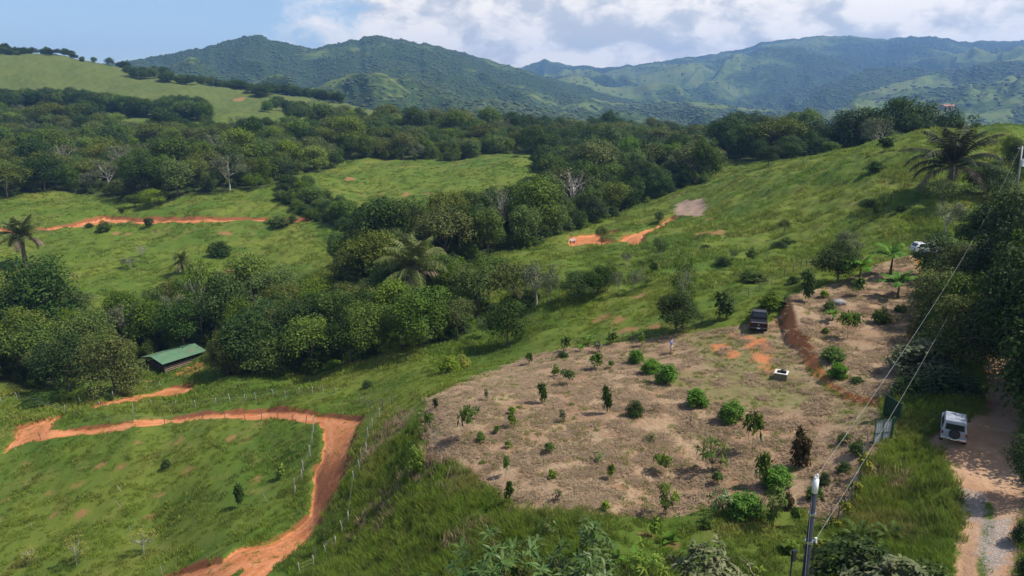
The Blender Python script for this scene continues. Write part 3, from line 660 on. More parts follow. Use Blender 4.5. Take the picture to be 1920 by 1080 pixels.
def trunk_mesh(name, C, R, mat, seed, rad=0.020, limbs=7, split=0.34, wob=0.02, fine=True):
    r = np.random.default_rng(seed + 77); paths = []
    top = C[np.argmax(C[:, 2])] * np.array([0.4, 0.4, 0.85])
    k = 6; tz = np.linspace(0, 1, k)
    pts = np.array([[top[0] * t ** 1.5 + r.normal() * wob * t, top[1] * t ** 1.5 + r.normal() * wob * t, -0.03 + (top[2] + 0.03) * t] for t in tz])
    paths.append((pts, rad * (1.25 - 1.05 * tz)))
    order = r.permutation(len(C))[:limbs]
    for j in order:
        c = C[j]; s = r.uniform(split * 0.7, min(0.85, split * 1.7))
        z0 = min(s, c[2] * 0.8); f = np.clip((z0 + 0.03) / (top[2] + 0.03), 0, 1); p0 = np.array([np.interp(f, tz, pts[:, 0]), np.interp(f, tz, pts[:, 1]), z0])
        m = (p0 + c) / 2 + np.array([0, 0, -0.02]) + r.normal(size=3) * 0.015
        r0 = rad * (1.0 - 0.7 * f)
        paths.append(([p0, m, c], [r0 * 0.75, r0 * 0.5, r0 * 0.18]))
        if fine:
            for _ in range(2):
                e = c + r.normal(size=3) * R[j] * 0.8; paths.append(([m, (m + e) / 2 + r.normal(size=3) * 0.01, e], [r0 * 0.34, r0 * 0.24, r0 * 0.09]))
    V, Fq = tubes(paths, 5)
    return mesh_np(name, V, Fq, mat, True)
SPEC = {}
def species(key, seed, mat, bark=None, limbs=7, rad=0.02, split=0.34, **kw):
    me, C, R = crown_mesh('crown_' + key, seed, LM[mat], **kw)
    SPEC[key] = (me, trunk_mesh('trunk_' + key, C, R, bark or BARK, seed, rad, limbs, split))
species('round_mid', 1, 'mid', shape='round', n=6840, leaf=0.024, clumps=43)
species('round_dark', 2, 'dark', shape='round', n=6840, leaf=0.024, clumps=43, base=0.24)
species('spread_mid', 3, 'mid', shape='spread', n=6460, leaf=0.024, clumps=34, base=0.34)
species('spread_olive', 4, 'olive', shape='spread', n=5700, leaf=0.023, clumps=34, base=0.34)
species('spread_dark', 5, 'dark', shape='spread', n=6840, leaf=0.024, clumps=37, base=0.26)
species('umbrella_olive', 6, 'olive', shape='umbrella', n=4940, leaf=0.023, clumps=37, base=0.38, cl=(0.10, 0.17))
species('column_mid', 7, 'mid', shape='column', n=6080, leaf=0.026, clumps=37, base=0.16)
species('column_dark', 8, 'dark', shape='column', n=6080, leaf=0.026, clumps=40, base=0.14)
species('round_lime', 9, 'lime', shape='round', n=5700, leaf=0.024, clumps=37, base=0.2)
species('loose_grey', 10, 'grey', BARK_PALE, shape='spread', n=2850, leaf=0.022, clumps=26, base=0.26, cl=(0.09, 0.16), fill=0.5, limbs=16)
species('loose_mid', 11, 'mid', BARK_PALE, shape='column', n=3230, leaf=0.022, clumps=24, base=0.25, cl=(0.09, 0.17), fill=0.45, limbs=14)
species('loose_yellow', 12, 'yellow', BARK_PALE, shape='spread', n=650, leaf=0.034, clumps=22, base=0.25, cl=(0.07, 0.13), fill=0.5, limbs=16)
species('bare', 13, 'dead', BARK_PALE, shape='spread', n=260, leaf=0.026, clumps=22, base=0.25, cl=(0.09, 0.16), fill=0.6, limbs=20)
# finer trees for those that stand close
species('big_dark', 21, 'dark', shape='dome', n=11000, leaf=0.020, clumps=60, base=0.10, cl=(0.09, 0.17), limbs=14, rad=0.018)
species('big_mid', 22, 'mid', shape='dome', n=10000, leaf=0.020, clumps=54, base=0.16, cl=(0.09, 0.17), limbs=14, rad=0.018)
species('close_dark', 23, 'dark', shape='round', n=7000, leaf=0.023, clumps=44, base=0.12, cl=(0.10, 0.19), limbs=12)
species('close_olive', 24, 'olive', shape='dome', n=9000, leaf=0.021, clumps=52, base=0.05, cl=(0.09, 0.17), limbs=12)
species('sparse_mid', 25, 'mid', BARK_PALE, shape='column', n=2600, leaf=0.019, clumps=34, base=0.25, cl=(0.06, 0.11), fill=0.5, limbs=24, rad=0.013)
# shrubs
species('bush_bright', 31, 'bright', STEM, shape='dome', n=3000, leaf=0.040, clumps=46, base=0.02, cl=(0.07, 0.21), fill=0.3, aspect=2.6, rad=0.012, limbs=8, split=0.1)
species('bush_mid', 32, 'mid', STEM, shape='dome', n=2300, leaf=0.043, clumps=34, base=0.03, cl=(0.07, 0.22), fill=0.3, aspect=2.4, rad=0.012, limbs=8, split=0.1)
species('bush_dark', 33, 'dark', STEM, shape='dome', n=2400, leaf=0.048, clumps=26, base=0.03, cl=(0.15, 0.25), rad=0.012, limbs=8, split=0.1)
species('bush_lime', 34, 'lime', STEM, shape='dome', n=1800, leaf=0.050, clumps=26, base=0.05, cl=(0.14, 0.22), rad=0.012, limbs=8, split=0.1)
species('bush_pale', 35, 'pale', STEM, shape='dome', n=2600, leaf=0.050, clumps=30, base=0.04, cl=(0.13, 0.20), aspect=2.2, rad=0.012, limbs=8, split=0.1)
species('bush_yellow', 36, 'yellow', STEM, shape='dome', n=1100, leaf=0.055, clumps=22, base=0.06, cl=(0.12, 0.2), rad=0.012, limbs=8, split=0.1)
species('bush_red', 37, 'red', STEM, shape='column', n=1300, leaf=0.075, clumps=22, base=0.06, cl=(0.14, 0.22), aspect=2.2, rad=0.018, limbs=8, split=0.2)
# saplings in the lot: thin stem and a few tufts of large leaves
species('sap_mid', 41, 'mid', STEM, shape='column', n=240, leaf=0.13, clumps=9, base=0.30, cl=(0.14, 0.24), rad=0.014, limbs=5, split=0.4, aspect=2.0)
species('sap_top', 42, 'mid', STEM, shape='round', n=220, leaf=0.10, clumps=7, base=0.52, cl=(0.18, 0.28), rad=0.011, limbs=5, split=0.6, aspect=2.2)
species('sap_lime', 43, 'lime', STEM, shape='column', n=170, leaf=0.14, clumps=8, base=0.30, cl=(0.14, 0.22), rad=0.014, limbs=5, split=0.4, aspect=2.0)
species('sap_dark', 44, 'dark', STEM, shape='column', n=420, leaf=0.11, clumps=12, base=0.22, cl=(0.16, 0.26), rad=0.014, limbs=5, split=0.3, aspect=1.9)
species('sap_thin', 45, 'grey', STEM, shape='column', n=110, leaf=0.11, clumps=8, base=0.25, cl=(0.12, 0.2), rad=0.012, limbs=6, split=0.3, aspect=2.2)
species('sap_bare', 46, 'dead', STEM, shape='column', n=40, leaf=0.09, clumps=9, base=0.2, cl=(0.12, 0.2), rad=0.012, limbs=9, split=0.3, aspect=2.2)
species('sap_yellow', 47, 'yellow', STEM, shape='column', n=150, leaf=0.15, clumps=7, base=0.45, cl=(0.16, 0.24), rad=0.013, limbs=4, split=0.5, aspect=2.4)

def rosette_crown(name, seed, mat, clumps, per, leaf, base=0.1, wide=0.12, droop=0.25, shape='dome'):
    """crown of leaf whorls at the twig ends, each leaf long and pointed (close-up trees)"""
    r = np.random.default_rng(seed); me0, C, R = crown_mesh('t', seed, None, shape=shape, n=10, clumps=clumps, base=base, cl=(0.05, 0.09)); bpy.data.meshes.remove(me0)
    P, N, T, S = [], [], [], []
    for c in C:
        out = c - np.array([0, 0, 0.35]); out /= np.linalg.norm(out) + 1e-9; out[2] += 0.4; out /= np.linalg.norm(out)
        for k in range(per):
            d = r.normal(size=3); d -= out * (d @ out) * 0.9; d /= np.linalg.norm(d) + 1e-9
            d = d * 0.85 + out * r.uniform(0.1, 0.7); d[2] -= droop * r.random(); d /= np.linalg.norm(d)
            P.append(c + r.normal(size=3) * 0.012); T.append(d); nn = out - d * (out @ d); N.append(nn / (np.linalg.norm(nn) + 1e-9)); S.append(leaf * r.uniform(0.65, 1.2))
    P, N, T, S = map(np.array, (P, N, T, S)); B = np.cross(N, T); s = S[:, None]
    mid = P + T * s * 0.5 + N * s * 0.05; tip = P + T * s - N * s * 0.16
    V = np.stack([P, mid - B * s * wide + N * s * 0.03, tip, mid + B * s * wide + N * s * 0.03], 1).reshape(-1, 3)
    i = np.arange(len(P))[:, None] * 4
    return mesh_np(name, V, i + np.array([[0, 1, 2, 3]]), mat), C, R
def rosette_species(key, seed, mat, bark=None, **kw):
    me, C, R = rosette_crown('crown_' + key, seed, LM[mat], **kw)
    SPEC[key] = (me, trunk_mesh('trunk_' + key, C, R, bark or STEM, seed, 0.016, 26, 0.2))
rosette_species('whorl_glossy', 51, 'glossy', clumps=150, per=15, leaf=0.085)
rosette_species('whorl_glossy2', 52, 'glossy', clumps=120, per=15, leaf=0.095)
rosette_species('whorl_pale', 53, 'pale', clumps=120, per=14, leaf=0.085, wide=0.19)
rosette_species('whorl_small', 54, 'glossy', clumps=26, per=13, leaf=0.17, shape='round')
rosette_species('whorl_droop', 55, 'mid', clumps=16, per=13, leaf=0.24, base=0.3, droop=0.9, shape='round')
rosette_species('whorl_lime', 56, 'lime', clumps=70, per=13, leaf=0.11)

# ---- palms, bananas and ferns
def frond(r, L, bend, nleaf, leafL, az, el0, V, Fq, VT, FT, wdt=0.03, keel=0.3, hang=0.0):
    """one feather leaf: rachis bending under its weight, leaflets on both sides"""
    n = 9; p = np.zeros(3); pts = [p.copy()]; e = el0; ca, sa = math.cos(az), math.sin(az); dirs = []
    for i in range(n):
        d = np.array([ca * math.cos(e), sa * math.cos(e), math.sin(e)]); dirs.append(d); p = p + d * L / n; pts.append(p.copy()); e -= bend / n * (0.5 + 1.2 * i / n)
    pts = np.array(pts); side = np.array([-sa, ca, 0.0])
    for k in range(nleaf):
        t = 0.12 + 0.88 * (k + r.random()) / nleaf; x = t * n; i = min(int(x), n - 1); q = pts[i] + dirs[i] * (x - i) * L / n
        upv = np.cross(side, dirs[i]); upv = -upv if upv[2] < 0 else upv
        ll = leafL * math.sin(math.pi * min(0.96, 0.16 + 0.80 * t)) ** 0.7 * r.uniform(0.85, 1.1)
        for s in (-1, 1):
            dv = side * s * 0.72 + dirs[i] * 0.50 + upv * keel * r.uniform(0.3, 1.0) + np.array([0, 0, -hang * (0.35 + 0.9 * t)]) * r.uniform(0.6, 1.3); dv /= np.linalg.norm(dv)
            m = q + dv * ll * 0.5; tip = q + dv * ll - np.array([0, 0, ll * (0.1 + hang) * r.uniform(0.2, 0.6)])
            wv = dirs[i] * wdt
            b = len(V); V.extend([q - wv, m - wv, tip, m + wv, q + wv]); Fq.append((b, b + 1, b + 2, b + 3, b + 4))
    return pts
def palm_parts(key, seed, mat, fronds=22, L=0.5, leafL=0.13, height=0.55, trunk_r=0.03, spread=(-0.3, 1.35), bend=1.3, nleaf=34, dead=4, wdt=0.006, hang=0.0):
    r = np.random.default_rng(seed); V, Fq, paths = [], [], []; DV, DF = [], []
    for k in range(fronds):
        f = k / (fronds - 1); az = k * 2.39996 + r.normal() * 0.15; el0 = spread[1] - (spread[1] - spread[0]) * f ** 1.1 + r.normal() * 0.06
        isd = k >= fronds - dead; vv, ff = ([], [])
        pts = frond(r, L * r.uniform(0.85, 1.08) * (0.8 + 0.2 * math.sin(math.pi * f)), bend * r.uniform(0.75, 1.3) * (0.75 + 0.5 * f), nleaf, leafL, az, el0, vv, ff, None, None, wdt, 0.3 if hang == 0 else 0.15, hang)
        off = np.array([0, 0, height + 0.02 * (1 - f)])
        tv, tf = (DV, DF) if isd else (V, Fq); b = len(tv); tv.extend([np.array(x) + off for x in vv]); tf.extend([tuple(i + b for i in q) for q in ff])
        paths.append((pts + off, np.linspace(0.010, 0.002, len(pts))))
    crown = mesh_np('crown_' + key, np.array(V), np.array(Fq), LM[mat]); dry = mesh_np('dry_fronds_' + key, np.array(DV), np.array(DF), LM['dead']) if DV else None
    tv, tf = tubes(paths, 3); ribs = mesh_np('ribs_' + key, tv, tf, STEM)
    z = np.linspace(-0.03, height + 0.015, 9); rr = trunk_r * np.where(z > height * 0.8, 1.35, 1.0) * (1.15 - 0.2 * z / height)
    bv, bf = tubes([(np.c_[np.sin(z * 5) * 0.006, np.cos(z * 4) * 0.004, z], rr)], 9); tr = mesh_np('trunk_' + key, bv, bf, BARK, True)
    SPEC[key] = dict(crown=crown, trunk=tr, rib=ribs, dry=dry)
palm_parts('palm_tall', 61, 'palm', nleaf=46, leafL=0.13, wdt=0.0055, height=0.54, L=0.50, fronds=26, trunk_r=0.032, spread=(0.05, 1.5), bend=1.35, hang=0.45)
palm_parts('palm_low', 62, 'palm', nleaf=46, leafL=0.13, wdt=0.006, height=0.42, L=0.60, fronds=24, trunk_r=0.035, spread=(-0.15, 1.53), bend=1.4, dead=4, hang=0.5)
palm_parts('palm_dark', 63, 'palmdark', nleaf=50, leafL=0.17, wdt=0.006, height=0.32, L=0.82, fronds=30, trunk_r=0.045, spread=(0.0, 1.52), bend=1.45, dead=4, hang=0.45)
palm_parts('palm_young', 64, 'bright', height=0.10, L=0.85, fronds=9, trunk_r=0.02, spread=(0.35, 1.35), bend=1.0, dead=0, nleaf=14, leafL=0.26, wdt=0.028)
palm_parts('fern', 65, 'mid', height=0.05, L=0.95, fronds=14, trunk_r=0.03, spread=(0.05, 1.2), bend=1.4, dead=0, nleaf=18, leafL=0.2, wdt=0.022)
def banana_parts(key, seed, fronds=8, height=0.42, L=0.62, wid=0.15, mat='bright'):
    r = np.random.default_rng(seed); V, Fq, paths = [], [], []
    for k in range(fronds):
        az = k * 2.4 + r.normal() * 0.2; e = 1.35 - 1.0 * k / fronds + r.normal() * 0.08; n = 10; p = np.array([0, 0, height]); pts = [p]; ca, sa = math.cos(az), math.sin(az); side = np.array([-sa, ca, 0])
        l = L * r.uniform(0.8, 1.1)
        for i in range(n):
            p = p + np.array([ca * math.cos(e), sa * math.cos(e), math.sin(e)]) * l / n; pts.append(p); e -= 0.17 * (0.4 + i / n) * r.uniform(0.8, 1.4)
        paths.append((pts, np.linspace(0.014, 0.003, n + 1)))
        for i in range(2, n):                      # torn blade: each strip is a piece of its own
            w0 = wid * math.sin(math.pi * (i - 1.2) / (n - 0.9)) ** 0.6 * r.uniform(0.85, 1.1); w1 = wid * math.sin(math.pi * min(0.97, (i - 0.2) / (n - 0.9))) ** 0.6
            for s in (-1, 1):
                dz = np.array([0, 0, -w0 * r.uniform(0.15, 0.6)]); b = len(V)
                V.extend([pts[i], pts[i + 1], pts[i + 1] * 0.98 + pts[i] * 0.02 + side * s * w1 + dz, pts[i] * 0.98 + pts[i + 1] * 0.02 + side * s * w0 + dz]); Fq.append((b, b + 1, b + 2, b + 3))
    tv, tf = tubes(paths, 4); z = np.linspace(-0.02, height, 6); bv, bf = tubes([(np.c_[z * 0.04, z * 0, z], 0.036 * (1.1 - 0.6 * z / height))], 7)
    SPEC[key] = dict(crown=mesh_np('crown_' + key, np.array(V), np.array(Fq), LM[mat]), rib=mesh_np('ribs_' + key, tv, tf, LM['lime']), trunk=mesh_np('trunk_' + key, bv, bf, LM['olive'], True), dry=None)
banana_parts('banana', 71); banana_parts('banana_b', 72, fronds=7, height=0.48); banana_parts('broadleaf_herb', 73, fronds=11, height=0.12, L=0.75, wid=0.2, mat='mid')

NTREES = {}
def plant(u, v, hpx, wpx, key, name, label, cat='tree', group=None, rz=None, xy=None, h=None, w_=None, tilt=0.0):
    """set a plant on the land under picture point (u, v); its size is what hpx, wpx of picture mean at that distance"""
    x, y = hit(u, v) if xy is None else xy
    z = landz(x, y) - 0.05
    dep = y * _cp + (CAM_Z - z) * _sp
    H = hpx * dep / F_PX / 0.97 if h is None else h; Wd = wpx * dep / F_PX if w_ is None else w_
    r = random.Random(int(abs(x) * 131 + y * 17))
    e = empty(name, (x, y, z), r.random() * 6.28 if rz is None else rz, (Wd, Wd, H))
    e.rotation_euler[0] = tilt
    tag(e, label, cat, group)
    s = SPEC[key]
    if isinstance(s, dict):
        e.scale = (H, H, H)
        link('trunk', s['trunk'], e); link('crown', s['crown'], e); link('leaf_ribs', s['rib'], e)
        if s['dry']: link('dry_fronds', s['dry'], e)
    else:
        stem = cat in ('shrub', 'sapling', 'plant')
        link('stem' if stem else 'trunk', s[1], e); link('foliage' if stem else 'crown', s[0], e)
    return e

# ------------------------------------------------------------------ scatter as one mass (geometry nodes on a cloud of points)
def scatter(name, P, scale, rot, sources, pick, label, cat, mat=None):
    """P (n,3), scale (n,3), rot (n,3) or (n,), pick (n,) index into sources (meshes)"""
    n = len(P); me = bpy.data.meshes.new(name); me.vertices.add(n); me.vertices.foreach_set('co', np.asarray(P, np.float32).ravel())
    def at(nm, ty, arr, key):
        a = me.attributes.new(nm, ty, 'POINT'); a.data.foreach_set(key, np.asarray(arr, np.float32 if ty != 'INT' else np.int32).ravel())
    if np.ndim(rot) == 1: rot = np.stack([rot * 0, rot * 0, rot], 1)
    if np.ndim(scale) == 1: scale = np.stack([scale] * 3, 1)
    at('sc', 'FLOAT_VECTOR', scale, 'vector'); at('ro', 'FLOAT_VECTOR', rot, 'vector'); at('pk', 'INT', pick, 'value')
    ng = bpy.data.node_groups.new(name, 'GeometryNodeTree')
    ng.interface.new_socket('Geometry', in_out='INPUT', socket_type='NodeSocketGeometry'); ng.interface.new_socket('Geometry', in_out='OUTPUT', socket_type='NodeSocketGeometry')
    N, L = ng.nodes, ng.links
    gi = N.new('NodeGroupInput'); go = N.new('NodeGroupOutput'); jn = N.new('GeometryNodeJoinGeometry')
    def named(nm, ty):
        a = N.new('GeometryNodeInputNamedAttribute'); a.data_type = ty; a.inputs[0].default_value = nm; return [o for o in a.outputs if o.enabled][0]
    for k, src in enumerate(sources):
        so = bpy.data.objects.new(name + '_source', src)             # never linked to the scene: only its mesh is read
        oi = N.new('GeometryNodeObjectInfo'); oi.inputs['Object'].default_value = so; oi.inputs['As Instance'].default_value = True
        ip = N.new('GeometryNodeInstanceOnPoints'); cmpn = N.new('FunctionNodeCompare'); cmpn.data_type = 'INT'; cmpn.operation = 'EQUAL'
        ii = [s for s in cmpn.inputs if s.enabled]
        L.new(named('pk', 'INT'), ii[0]); ii[1].default_value = k
        L.new(gi.outputs[0], ip.inputs['Points']); L.new(cmpn.outputs[0], ip.inputs['Selection']); L.new(oi.outputs['Geometry'], ip.inputs['Instance'])
        er = N.new('FunctionNodeEulerToRotation'); L.new(named('ro', 'FLOAT_VECTOR'), er.inputs[0]); L.new(er.outputs[0], ip.inputs['Rotation'])
        L.new(named('sc', 'FLOAT_VECTOR'), ip.inputs['Scale']); L.new(ip.outputs[0], jn.inputs[0])
    L.new(jn.outputs[0], go.inputs[0])
    o = link(name, me); md = o.modifiers.new('scatter', 'NODES'); md.node_group = ng
    tag(o, label, cat, kind='stuff'); return o
# ------------------------------------------------------------------ woodland
def poisson(poly, spacing, seed, jitter=True, maxn=4000, cond=None):
    r = np.random.default_rng(seed); x0, y0 = poly.min(0); x1, y1 = poly.max(0); out = []; cell = {}
    cand = np.c_[r.uniform(x0, x1, 60000), r.uniform(y0, y1, 60000)]
    cand = cand[inside(cand[:, 0], cand[:, 1], poly)]
    if cond is not None: cand = cand[cond(cand[:, 0], cand[:, 1])]
    for x, y in cand:
        sp = spacing(y) if callable(spacing) else spacing
        g = (int(x // sp), int(y // sp)); ok = True
        for i in (-1, 0, 1):
            for j in (-1, 0, 1):
                for (qx, qy) in cell.get((g[0] + i, g[1] + j), ()):
                    if (qx - x) ** 2 + (qy - y) ** 2 < sp * sp: ok = False
        if ok: cell.setdefault(g, []).append((x, y)); out.append((x, y))
        if len(out) >= maxn: break
    return np.array(out)
FOREST = []           # (x, y, height, width, species)
_r = random.Random(5)
def wood(poly, spacing, hrange, mix, seed, wf=(0.75, 1.05), cond=None):
    ks, wts = zip(*mix)
    for x, y in poisson(poly, spacing, seed, cond=cond):
        k = _r.choices(ks, wts)[0]; h = _r.uniform(*hrange) * _r.choices((0.7, 1.0, 1.32), (2, 6, 1.2))[0]; wd = h * _r.uniform(*wf)
        if 'column' in k or k == 'loose_mid': wd *= 0.75
        if 'umbrella' in k: wd *= 1.25; h *= 0.9
        FOREST.append((x, y, h, wd, k))
# keep the yard of the shed and the picture of single trees clear
_shed = np.array(hit(330, 690))
def yard(x, y): return ((x - _shed[0]) ** 2 + ((y - _shed[1] + 2) / 1.0) ** 2 > 11.0 ** 2) & ~inside(x, y, YARD)
YARD = PX((262,720),(268,690),(300,676),(385,668),(392,700),(380,725))
wood(WOODS[0], 6.0, (6.5, 11.0), [('round_mid', 4), ('spread_mid', 4), ('spread_olive', 3), ('round_lime', 2.2), ('column_mid', 2), ('round_dark', 1.2), ('umbrella_olive', 1.5), ('loose_grey', 2.2), ('loose_mid', 1.8), ('bare', .12), ('spread_dark', 1)], 11, cond=yard)
wood(WOODS[1], 7.0, (9, 15), [('round_dark', 3), ('spread_dark', 3), ('round_mid', 3), ('spread_olive', 1.6), ('column_dark', 1.6), ('column_mid', 1.3), ('loose_grey', 1.2), ('bare', .1), ('umbrella_olive', 1.2)], 12)
wood(WOODS[6], 6.0, (6, 10), [('round_mid', 3), ('spread_mid', 2), ('round_dark', 2), ('spread_olive', 2), ('round_lime', .8), ('loose_grey', .6)], 17)
wood(WOODS[2], 7.4, (8.5, 14.5), [('round_dark', 2), ('spread_dark', 2.6), ('round_mid', 3), ('spread_mid', 2.4), ('umbrella_olive', 3), ('spread_olive', 3), ('column_mid', 1.5), ('loose_grey', 1.4), ('bare', .15), ('round_lime', 1.0)], 13, wf=(0.8, 1.15))
wood(WOODS[3], 8.6, (9, 14), [('round_dark', 2), ('spread_dark', 2), ('round_mid', 2), ('umbrella_olive', 2), ('spread_olive', 2)], 14)
wood(WOODS[4], 7.5, (10, 14.5), [('round_dark', 3), ('spread_dark', 3), ('round_mid', 1.5), ('column_dark', 1), ('umbrella_olive', .7)], 16)
wood(WOODS[5], 5.0, (4, 7), [('round_dark', 3), ('round_mid', 2), ('spread_dark', 1)], 15, wf=(1.0, 1.3))
# what the photograph shows in full is not hidden behind other trees
SIGHT = [(775, 492, 34, 140), (340, 487, 26, 200), (318, 668, 62, 128), (1331, 250, 5, 345), (57, 440, 45, 150)]
def hides(f):
    x, y, h, wd, k = f; z = landz(x, y) + h * 0.6; dz = z - CAM_Z
    dep = y * _cp - dz * _sp; up = y * _sp + dz * _cp; u = 960 + F_PX * x / dep; v = 540 - F_PX * up / dep; r = 0.5 * max(h * 0.8, wd) * F_PX / dep
    return any(y < Y and abs(u - cu) < rr + r * 0.75 and abs(v - cv_) < rr * 0.8 + r * 0.75 for cu, cv_, rr, Y in SIGHT)
FOREST = [f for f in FOREST if not hides(f)]
FOREST.sort(key=lambda f: -f[3] / f[1])
TONE = {'bare': 'leafless grey tree', 'round_mid': 'rounded mid-green tree', 'spread_mid': 'spreading mid-green tree', 'spread_olive': 'spreading olive-green tree', 'round_lime': 'bright yellow-green tree', 'column_mid': 'narrow mid-green tree',
        'round_dark': 'rounded dark green tree', 'umbrella_olive': 'flat-topped olive tree', 'loose_grey': 'loose greyish pale-limbed tree', 'loose_mid': 'airy pale-trunked tree', 'spread_dark': 'spreading dark green tree', 'column_dark': 'narrow dark green tree'}
def proj(x, y, z):
    dz = z - CAM_Z; dep = y * _cp - dz * _sp; return 960 + F_PX * x / dep, 540 - F_PX * (y * _sp + dz * _cp) / dep
LAND = [(0, 'gully wood', 'trees in the gully around the shed', [(140, 'under the tall palm'), (255, 'left of the shed'), (400, 'behind the shed'), (540, 'right of the shed'), (700, 'left of the big palm'), (840, 'by the big palm'), (3000, 'by the yellow tree')]),
        (1, 'dark wood', 'trees in the dark wood below the earth pad', [(800, 'above the big palm'), (900, 'under the grassy mound'), (1010, 'left of the red pad'), (1130, 'behind the red pad'), (1230, 'above the red pad'), (3000, 'beyond the grey drive')]),
        (6, 'valley wood', 'trees of the valley wood above the big palm', [(690, 'left of the big palm'), (790, 'above the big palm'), (3000, 'right of the big palm')]),
        (4, 'crest wood', 'trees of the wood behind the grassy crest', [(1400, 'left end'), (1500, 'middle'), (3000, 'right end')]),
        (5, 'hedge', 'low trees of the hedge beside the mound', [(580, 'upper end'), (640, 'middle'), (3000, 'lower end')]),
        (2, 'far forest', 'trees in the forest above the far pasture', [(120, 'at the left edge'), (230, 'above the widest red cut'), (330, 'above the middle red cut'), (440, 'above the narrow red cut'), (560, 'above the red cut end'), (700, 'left of the grassy mound'), (860, 'above the grassy mound'), (3000, 'right of the grassy mound')])]
def place_of(x, y, h):
    X = np.array([x]); Yy = np.array([y])
    for i, nm, gr, marks in LAND:
        d = sdist(X, Yy, WOODS[i], 40.0)[0]
        if d > -1 or i == 2:
            u, v = proj(x, y, landz(x, y)); mk = [m for lim, m in marks if u < lim][0]
            row = 'edging the ' if d < 6 else 'second row of ' if d < 14 else 'deep in '
            return row + ('' if nm == 'hedge' and False else nm) + ' ' + mk, gr
NIND = 262
NAMES = {'round_lime': 'broadleaf_tree'}
for (x, y, h, wd, k) in FOREST[:NIND]:
    pl, gr = place_of(x, y, h)
    plant(0, 0, 0, 0, k, 'broadleaf_tree', ('tall ' if h > 12 else 'low ' if h < 7.5 else '') + TONE[k] + ' ' + pl, 'tree', gr, xy=(x, y), h=h, w_=wd)
def mass(rows, name, label, cat, srcs):
    A = np.array([(x, y, h, wd) for x, y, h, wd, k in rows]); z = land(A[:, 0], A[:, 1]) - 0.3 - (0.18 * A[:, 2] if name in ('forest', 'treeline') else 0)
    keys = [k for *_, k in rows]; uniq = sorted(set(keys)); r = np.random.default_rng(3)
    scatter(name, np.c_[A[:, :2], z], np.c_[A[:, 3], A[:, 3], A[:, 2]], r.uniform(0, 6.28, len(A)), [srcs(k) for k in uniq], np.array([uniq.index(k) for k in keys]), label, cat)
mass(FOREST[NIND:], 'forest', 'closed forest of mixed green crowns beyond the pastures', 'forest', lambda k: SPEC[k][0])
# undergrowth along the wood edges
UG = []
for P, sp, sd in ((WOODS[0], 2.6, 21), (WOODS[1], 3.4, 22), (WOODS[6], 2.6, 23), (WOODS[5], 3.0, 24), (WOODS[2], 5.5, 25)):
    for x, y in poisson(P, sp, sd):
        if yard(np.array([x]), np.array([y]))[0] and _r.random() < 0.8: UG.append((x, y, _r.uniform(1.4, 4.2), _r.uniform(2.0, 4.2), _r.choice(['bush_mid', 'bush_dark', 'bush_mid', 'bush_lime'])))
mass(UG, 'undergrowth', 'low bushy undergrowth between the gully trees', 'undergrowth', lambda k: SPEC[k][0])

# tree line along the crest of the green hill and copses on its flank
RID = []
def line_trees(pts, n, Y, h, seed, spread=0.012, keys=('round_dark', 'spread_dark', 'round_mid')):
    r = random.Random(seed)
    for _ in range(n):
        k = r.random() * (len(pts) - 1); i = int(k); u = pts[i][0] + (pts[i + 1][0] - pts[i][0]) * (k - i); v = pts[i][1] + (pts[i + 1][1] - pts[i][1]) * (k - i)
        a, _t = ray(u, v + r.uniform(-2, 4)); 
        if Y is None: x, y = hit(u, v + r.uniform(0, 6), ymin=430)
        else: y = Y * (1 + r.uniform(-1, 1) * spread); x = float(a) * y
        hh = r.uniform(*h); RID.append((x, y, hh, hh * r.uniform(0.8, 1.2), r.choice(keys)))
line_trees([(0,93),(60,100),(180,123),(330,148)], 62, 765, (5, 10), 1)
line_trees([(240,140),(330,156),(420,165),(480,185),(540,180),(640,198)], 90, None, (8, 13), 2)
line_trees([(-20,200),(60,194),(100,196),(180,205),(250,212),(330,218),(390,224)], 150, None, (10, 16), 3)
line_trees([(500,205),(520,196),(560,205),(575,220),(540,222)], 26, None, (8, 12), 4)
line_trees([(300,205),(350,198),(385,205),(360,215)], 30, None, (8, 13), 5)
line_trees([(480,170),(560,185),(640,205),(740,215),(840,225)], 70, 820, (8, 13), 6)
mass(RID, 'treeline', 'dark trees along the crest and copses on the green hill', 'treeline', lambda k: SPEC[k][0])

# ------------------------------------------------------------------ woodland on the far hills: rounded crowns as small as they look from here
def lump_mesh(name, seed, mat, sub=2):
    bm = bmesh.new(); bmesh.ops.create_icosphere(bm, subdivisions=sub, radius=0.5)
    r = np.random.default_rng(seed)
    for v in bm.verts:
        c = v.co; k = 0.68 + 0.62 * float(vnoise(c.x * 4.4 + seed, c.y * 4.4 + c.z * 5.1, seed)); v.co = Vector((c.x * k, c.y * k, 0.5 + c.z * k * 0.95))
    me = bpy.data.meshes.new(name); bm.to_mesh(me); bm.free(); me.materials.append(mat); return me
FAR_A = leaf_mat('far_leaf', (0.034, 0.058, 0.018), (0.058, 0.088, 0.026), vary=0.5, trans=0.05); FAR_B = leaf_mat('far_leaf_olive', (0.040, 0.056, 0.018), (0.070, 0.086, 0.028), vary=0.5, trans=0.05)
LUMPS = [lump_mesh('far_crown', 1, FAR_A), lump_mesh('far_crown', 2, FAR_A), lump_mesh('far_crown', 3, FAR_B), lump_mesh('far_crown', 4, FAR_A)]
